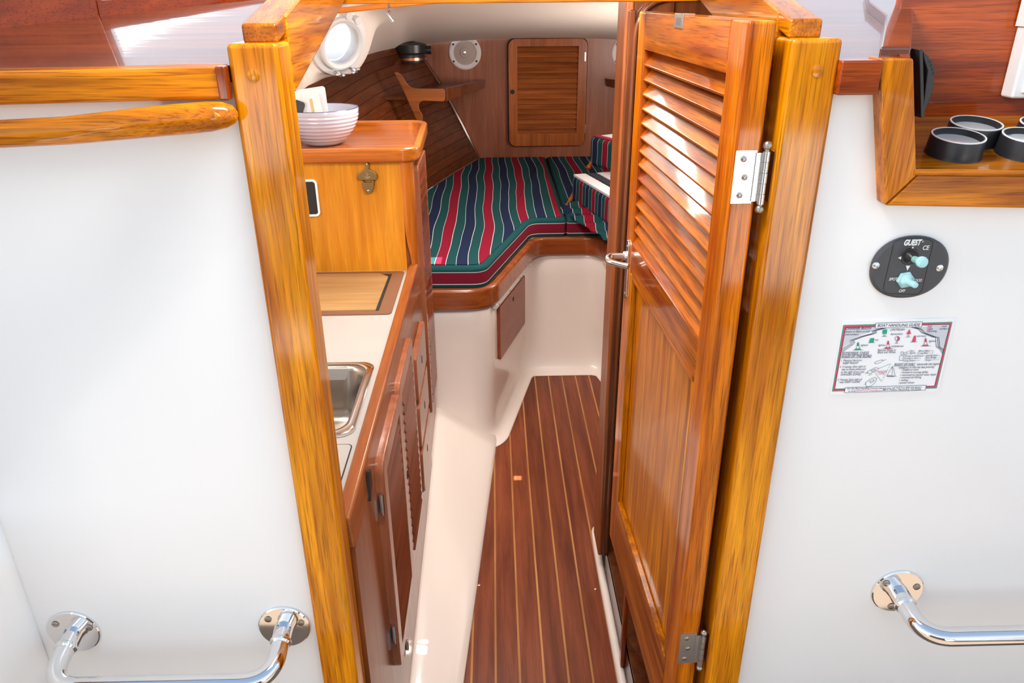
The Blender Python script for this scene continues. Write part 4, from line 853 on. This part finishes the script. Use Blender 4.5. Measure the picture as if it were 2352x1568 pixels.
# cutting board
cbd = thing('cutting_board', 'maple cutting board in a brown framed recess of the worktop', 'cutting board', (-.6, 2.18, CZ))
b = B(); fx0, fx1, fy0, fy1 = -.95, -.301, 1.995, 2.362; wv = .030
FRM = plain('brown_board_frame', (.20, .09, .045), rough=.5, var=.1)
out_ = rrect((fx0 + fx1) / 2, (fy0 + fy1) / 2, fx1 - fx0, fy1 - fy0, .014); inn = rrect((fx0 + fx1) / 2 - .008, (fy0 + fy1) / 2, fx1 - fx0 - .06, fy1 - fy0 - .045, .003)
B().rings([[(x_, y_, CZ + .0002) for x_, y_ in out_], [(x_, y_, CZ + .004) for x_, y_ in out_], [(x_, y_, CZ + .004) for x_, y_ in inn], [(x_, y_, CZ + .0002) for x_, y_ in inn]], False, False).build('frame', FRM, cbd, bevel=.001)
B().extr([(x_, y_, CZ + .0003) for x_, y_ in inn], (0, 0, .0006)).build('recess', BLACKM, cbd)
ix1 = max(p[0] for p in inn); iy1 = max(p[1] for p in inn); iy0 = min(p[1] for p in inn)
B().extr([(-.94, iy0 + .003, CZ + .001), (ix1 - .009, iy0 + .003, CZ + .001), (ix1 - .008, iy1 - .035, CZ + .001), (ix1 - .040, iy1 - .004, CZ + .001), (-.94, iy1 - .004, CZ + .001)], (0, 0, .006)).build('board', BOARD, cbd, bevel=.0015)
# base cabinet
gb = thing('base_cabinet', 'teak galley base cabinet with louvred doors and small drawers', 'cabinet', (-.4, 1.7, 0))
B().box((FX - .02, 1.05, -.02), (FX, 2.39, CZ - .048)).build('front', INTZ, gb)
B().box((-.95, 1.05, -.02), (-.30, 1.07, CZ - .03)).build('end_panel', INTZ, gb)
PINK = wood('cabinet_door_teak', (.42, .15, .07), (.30, .09, .04), (.16, .05, .02), axis='Z', coat=.5, crough=.15, wavy=0, var=.04)
def louvre_door(parent, y0, y1, z0, z1, x=FX, nslat=14, rad=.03, fw=.045, th=.018, lab=None):
    cyy, czz = (y0 + y1) / 2, (z0 + z1) / 2
    o_ = rrect(cyy, czz, y1 - y0, z1 - z0, rad, 6); i_ = rrect(cyy, czz, y1 - y0 - 2 * fw, z1 - z0 - 2 * fw, .002, 6)
    d_ = B().rings([[(x, a, c) for a, c in o_], [(x + th, a, c) for a, c in o_], [(x + th, a, c) for a, c in i_], [(x, a, c) for a, c in i_]], False, False).build('door', PINK, parent, bevel=.004, seg=3)
    B().box((x + .0005, y0 + fw - .002, z0 + fw), (x + .003, y1 - fw + .002, z1 - fw)).build('door_backing', JAMB, d_)
    zA, zB = z0 + fw, z1 - fw
    for i in range(nslat):
        zc = zA + (i + .5) * (zB - zA) / nslat; h = (zB - zA) / nslat * .62
        B().hexa([(x + .014, y0 + fw, zc - h), (x + .018, y0 + fw, zc - h), (x + .018, y1 - fw, zc - h), (x + .014, y1 - fw, zc - h), (x + .003, y0 + fw, zc + h), (x + .007, y0 + fw, zc + h), (x + .007, y1 - fw, zc + h), (x + .003, y1 - fw, zc + h)]).build('slat', REDY2, d_)
    return d_
REDY2 = wood('louvre_teak', (.24, .06, .022), (.14, .03, .01), (.07, .015, .006), axis='Y', coat=.5, crough=.15, wavy=0, var=.2)
dA = louvre_door(gb, 1.285, 1.602, .30, .868, nslat=18)
dB = louvre_door(gb, 1.612, 1.93, .30, .868, nslat=18, th=.014)
for zz, yy in ((.775, 1.278), (.42, 1.278)):
    B().box((FX, yy - .02, zz - .025), (FX + .003, yy + .004, zz + .025)).cyl((FX + .010, yy + .002, zz - .025), (0, 0, 1), .005, .05, 12).build('hinge', ZINC, dA)
B().lathe([(.012, 0), (.012, .0006), (1e-4, .0006)], (FX + .0142, 1.64, .60), (1, 0, 0), 18).build('finger_hole', BLACKM, dB)
for z0_, z1_ in ((.635, .775), (.475, .615), (.315, .455)):
    o_ = rrect(2.105, (z0_ + z1_) / 2, .285, z1_ - z0_, .008)
    dr = B().extr([(FX, a, c) for a, c in o_], (.018, 0, 0)).build('drawer', PINK, gb, bevel=.003)
    B().extr([(FX + .0181, a, c) for a, c in rrect(2.105, (z0_ + z1_) / 2, .012, .026, .0055)], (.0006, 0, 0)).build('finger_hole', BLACKM, dr)
B().extr([(FX, a, c) for a, c in rrect(1.418, .243, .028, .055, .006)], (.010, 0, 0)).build('latch', CHROME, gb, bevel=.002)
B().box((FX + .010, 1.413, .228), (FX + .017, 1.423, .258)).build('latch_lever', BRUSH, gb, bevel=.002)
B().extr([(FX, a, c) for a, c in ((1.195, .845), (1.225, .87), (1.222, .90), (1.205, .905))], (.006, 0, 0)).build('vent', BLACK, gb)
B().lathe([(.022, 0), (.022, .006), (.016, .012), (1e-4, .013)], (FX, 2.04, .285), (1, 0, 0), 20).build('bumper', BLACK, gb, label='black rubber bumper')
# upper cabinet with tray top
uc = thing('upper_cabinet', 'honey teak galley cabinet with fiddled tray top', 'cabinet', (-.5, 2.37, CZ))
Yc = 2.375
B().box((-.85, Yc, CZ), (-.293, Yc + .02, 1.262)).build('front_panel', FACE, uc)
# corner post flaring at its foot
rows = []
for z, e in ((1.262, 0), (1.2, 0), (1.10, 0), (1.03, .002), (.99, .007), (.96, .013), (.93, .017), (.90, .018)):
    x0_ = -.293 + e * .9; rows.append([(x0_, Yc - .001, z), (x0_ + .012, Yc - .007, z), (-.272 + e * .3, Yc - .004, z), (-.262 + e * .15, Yc + .004, z), (-.255, Yc + .02, z), (-.255, Yc + .04, z), (x0_, Yc + .04, z)])
B().rings(rows[::-1]).build('corner_post', HONZ, uc)
B().box((-.305, Yc + .02, .0), (-.258, 2.735, 1.262)).build('side_panel', INTZ, uc)
dl = louvre_door(uc, 2.415, 2.70, .33, 1.235, x=-.258, nslat=26, rad=.02, fw=.036, th=.016)
B().box((-.86, Yc, 1.255), (-.26, 2.94, 1.268)).build('tray', INTX, uc)
tp = rpath([(-.86, Yc - .008, 1.283), (-.245, Yc - .008, 1.283), (-.262, 2.935, 1.283), (-.90, 2.935, 1.283)], .06, 8)
tpl = [(p.x, p.y) for p in tp]
b = B(); ribbon(b, tpl, 1.256, 1.300, .024, .014); b.build('fiddle', HONX, uc, bevel=.009, seg=4)
# back lip inside
# bottle opener
bo_ = thing('bottle_opener', 'old bronze wall bottle opener with an anchor on the cabinet', 'bottle opener', P(843, 440, Y=Yc))
pt = lambda cx, cy, Y=Yc: P(640 + cx / 3.485, cy / 3.485, Y=Y)
O1 = [(697, 1310), (708, 1300), (722, 1302), (728, 1318), (727, 1352), (760, 1365), (790, 1390), (795, 1418), (782, 1440), (765, 1440), (690, 1440), (640, 1438), (628, 1418), (632, 1392), (660, 1368), (696, 1352)]
B().extr([pt(a, c) - V(0, .001, 0) for a, c in O1], (0, -.007, 0)).build('cap', BRASS, bo_, bevel=.002)
O2 = [(668, 1445), (684, 1440), (690, 1455), (750, 1455), (756, 1438), (770, 1440), (768, 1490), (760, 1520), (742, 1540), (722, 1543), (700, 1535), (680, 1500), (672, 1470)]
B().extr([pt(a, c) - V(0, .001, 0) for a, c in O2], (0, -.011, 0)).build('hook', BRASS, bo_, bevel=.002)
ak = B(); yk = Yc - .0085
def sk_(L_): stroke(ak, [((p := pt(*q_)).x, p.z) for q_ in L_], .0022, yk)
sk_([(711, 1378), (711, 1420)]); sk_([(700, 1388), (722, 1388)]); sk_([(692, 1405), (698, 1416), (711, 1421), (724, 1416), (731, 1405)])
ak.build('anchor', ZINC, bo_, fixn=False)
for c in ((712, 1312), (722, 1522)): screw(pt(*c) - V(0, .0085 if c[1] < 1400 else .012, 0), (0, -1, 0), .004, bo_, m=BRUSH)
# framed dark panel
fp = thing('wall_panel', 'black panel with white rounded frame on the galley cabinet', 'panel', P(700, 495, Y=Yc))
a_, c_ = P(728, 411, Y=Yc), P(728, 496, Y=Yc)
cx_, cz_ = a_.x - .09, (a_.z + c_.z) / 2; hh = a_.z - c_.z
o_ = rrect(cx_, cz_, .18, hh, .014, 6); i_ = rrect(cx_, cz_, .166, hh - .014, .009, 6)
B().rings([[(x_, Yc, z_) for x_, z_ in o_], [(x_, Yc - .008, z_) for x_, z_ in o_], [(x_, Yc - .008, z_) for x_, z_ in i_], [(x_, Yc - .003, z_) for x_, z_ in i_]], False, False).build('frame', WHITEP, fp, bevel=.0015)
B().extr([(x_, Yc - .001, z_) for x_, z_ in i_], (0, -.003, 0)).build('face', BLACK, fp)
B().box((cx_ + .02, Yc - .0046, cz_ - hh / 2 + .014), (cx_ + .055, Yc - .004, cz_ - hh / 2 + .017)).box((cx_ + .01, Yc - .0046, cz_ - hh / 2 + .012), (cx_ + .017, Yc - .004, cz_ - hh / 2 + .018)).build('marking', plain('dim_print', (.25, .25, .25)), fp)
# bowl on tray
bz = 1.2685; bc = V(P(744, 320, Y=2.64).x, 2.64, bz)
bw = thing('bowl', 'pale blue ribbed ceramic bowl holding cards on the cabinet tray', 'bowl', bc)
prof = [(.045, 0), (.060, .002)]
Rm = lambda t: .062 + .063 * (1 - (1 - t) ** 2.2)
for i in range(1, 61):
    t = i / 60; rr = Rm(t) + (.0010 * math.sin(t * 2 * math.pi * 9) if .08 < t < .9 else 0); prof.append((rr, .003 + .113 * t))
prof += [(.1235, .1175), (.1205, .1165), (.115, .09), (.096, .045), (.06, .012), (1e-4, .010)]
B().lathe(prof, bc, (0, 0, 1), 64).build('body', WHITEG, bw)
B().tube([bc + V(.1228 * math.cos(t * math.pi / 24), .1228 * math.sin(t * math.pi / 24), .1172) for t in range(48)], .0016, n=6, closed=True).build('rim_line', BLUEG, bw, label='navy rim line')
def card(lab, x0_, x1_, base, h, lean, roll, m, strips=()):
    r = thing('card', lab, 'card', base, group='cards standing in the bowl'); r.rotation_euler = (lean, roll, R(-6))
    B().extr([(a, 0, c) for a, c in rrect((x0_ + x1_) / 2, h / 2, x1_ - x0_, h, .010)], (0, .0012, 0)).build('sheet', m, r, local=True)
    for u in strips: B().box((u, -.0006, .0), (u + .010, 0, .055 + h * .35)).build('tape', TAPE, r, local=True)
card('front white card with two yellow tape strips in the bowl', -.14, .055, bc + V(-.040, -.02, .055), .104, R(-18), R(-12), PAPER, (-.045, .020))
card('rear white card behind the taped card in the bowl', -.12, .070, bc + V(-.045, .012, .060), .120, R(-18), R(-8), PAPER)
card('thin dark card at the left of the bowl', -.06, -.02, bc + V(-.055, -.035, .05), .085, R(-14), R(20), BLACK)
# ================================================================ partition and jamb on the right
pj = thing('wall_partition', 'teak door jamb of the right compartment with brass strike plates', 'jamb', (.33, 1.95, .1), kind='structure')
def JX(px, py, Y): return P(px, py, Y=Y)
xo = .308
B().box((xo, 1.90, .10), (xo + .02, 2.02, 1.80)).build('moulding', INTZ, pj, bevel=.006, seg=3)
B().box((xo + .006, 1.885, .115), (xo + .022, 1.905, 1.69)).build('inner_moulding', JAMB, pj, bevel=.004, seg=3)
B().box((xo + .02, 1.90, .10), (.42, 1.93, 1.80)).build('jamb_face', JAMB, pj)
ac = rpath([(xo + .022, 1.882, .13), (xo + .022, 1.882, 1.715), (xo + .30, 1.882, 1.715)], .09, 10)
B().tube(ac, .006, n=10).build('arch_bead', JAMB, pj)
zs_ = (P(1422, 766, Y=1.89).z, P(1422, 834, Y=1.89).z); xs_ = P(1425, 800, Y=1.89).x
for k in range(2):
    z1_ = zs_[0] + (zs_[1] - zs_[0]) * (.5 * k); z0_ = zs_[0] + (zs_[1] - zs_[0]) * (.5 * k + .48)
    sp_ = B().box((xs_ - .004, 1.894, z0_), (xs_ + .014, 1.90, z1_)).build('strike_plate', BRASS, pj)
    screw(V(xs_ + .005, 1.894, z1_ - .006), (0, -1, 0), .003, sp_)
B().box((.337, 1.05, -.01), (.36, 1.93, .115)).build('sill_panel', JAMB, pj)
B().box((.337, 1.05, .10), (.60, 1.93, .118)).build('sill', JAMB, pj)
B().box((.95, 1.05, .10), (.97, 1.93, 1.75)).build('compartment_back', JAMB, pj)
B().box((.42, 1.91, .10), (1.0, 1.93, 1.80)).build('compartment_end', JAMB, pj)
pA, pB = P(1452, 1336, X=.345), P(1440, 1520, X=.345)
B().box((.325, pB.y - .012, .03), (.337, pB.y + .012, .36)).build('cleat', REDZ, pj, bevel=.003)
# white liner edge at the foot of the partition
pp = rpath([(.42, 2.16, .012), (.33, 2.16, .012), (.325, 2.0, .012), (.325, 1.03, .012)], .06, 8)
B().tube(pp, .013, n=12).build('trim_11', GEL2, kind='structure', label='cream rounded liner edge beside the sole at right', cat='trim')
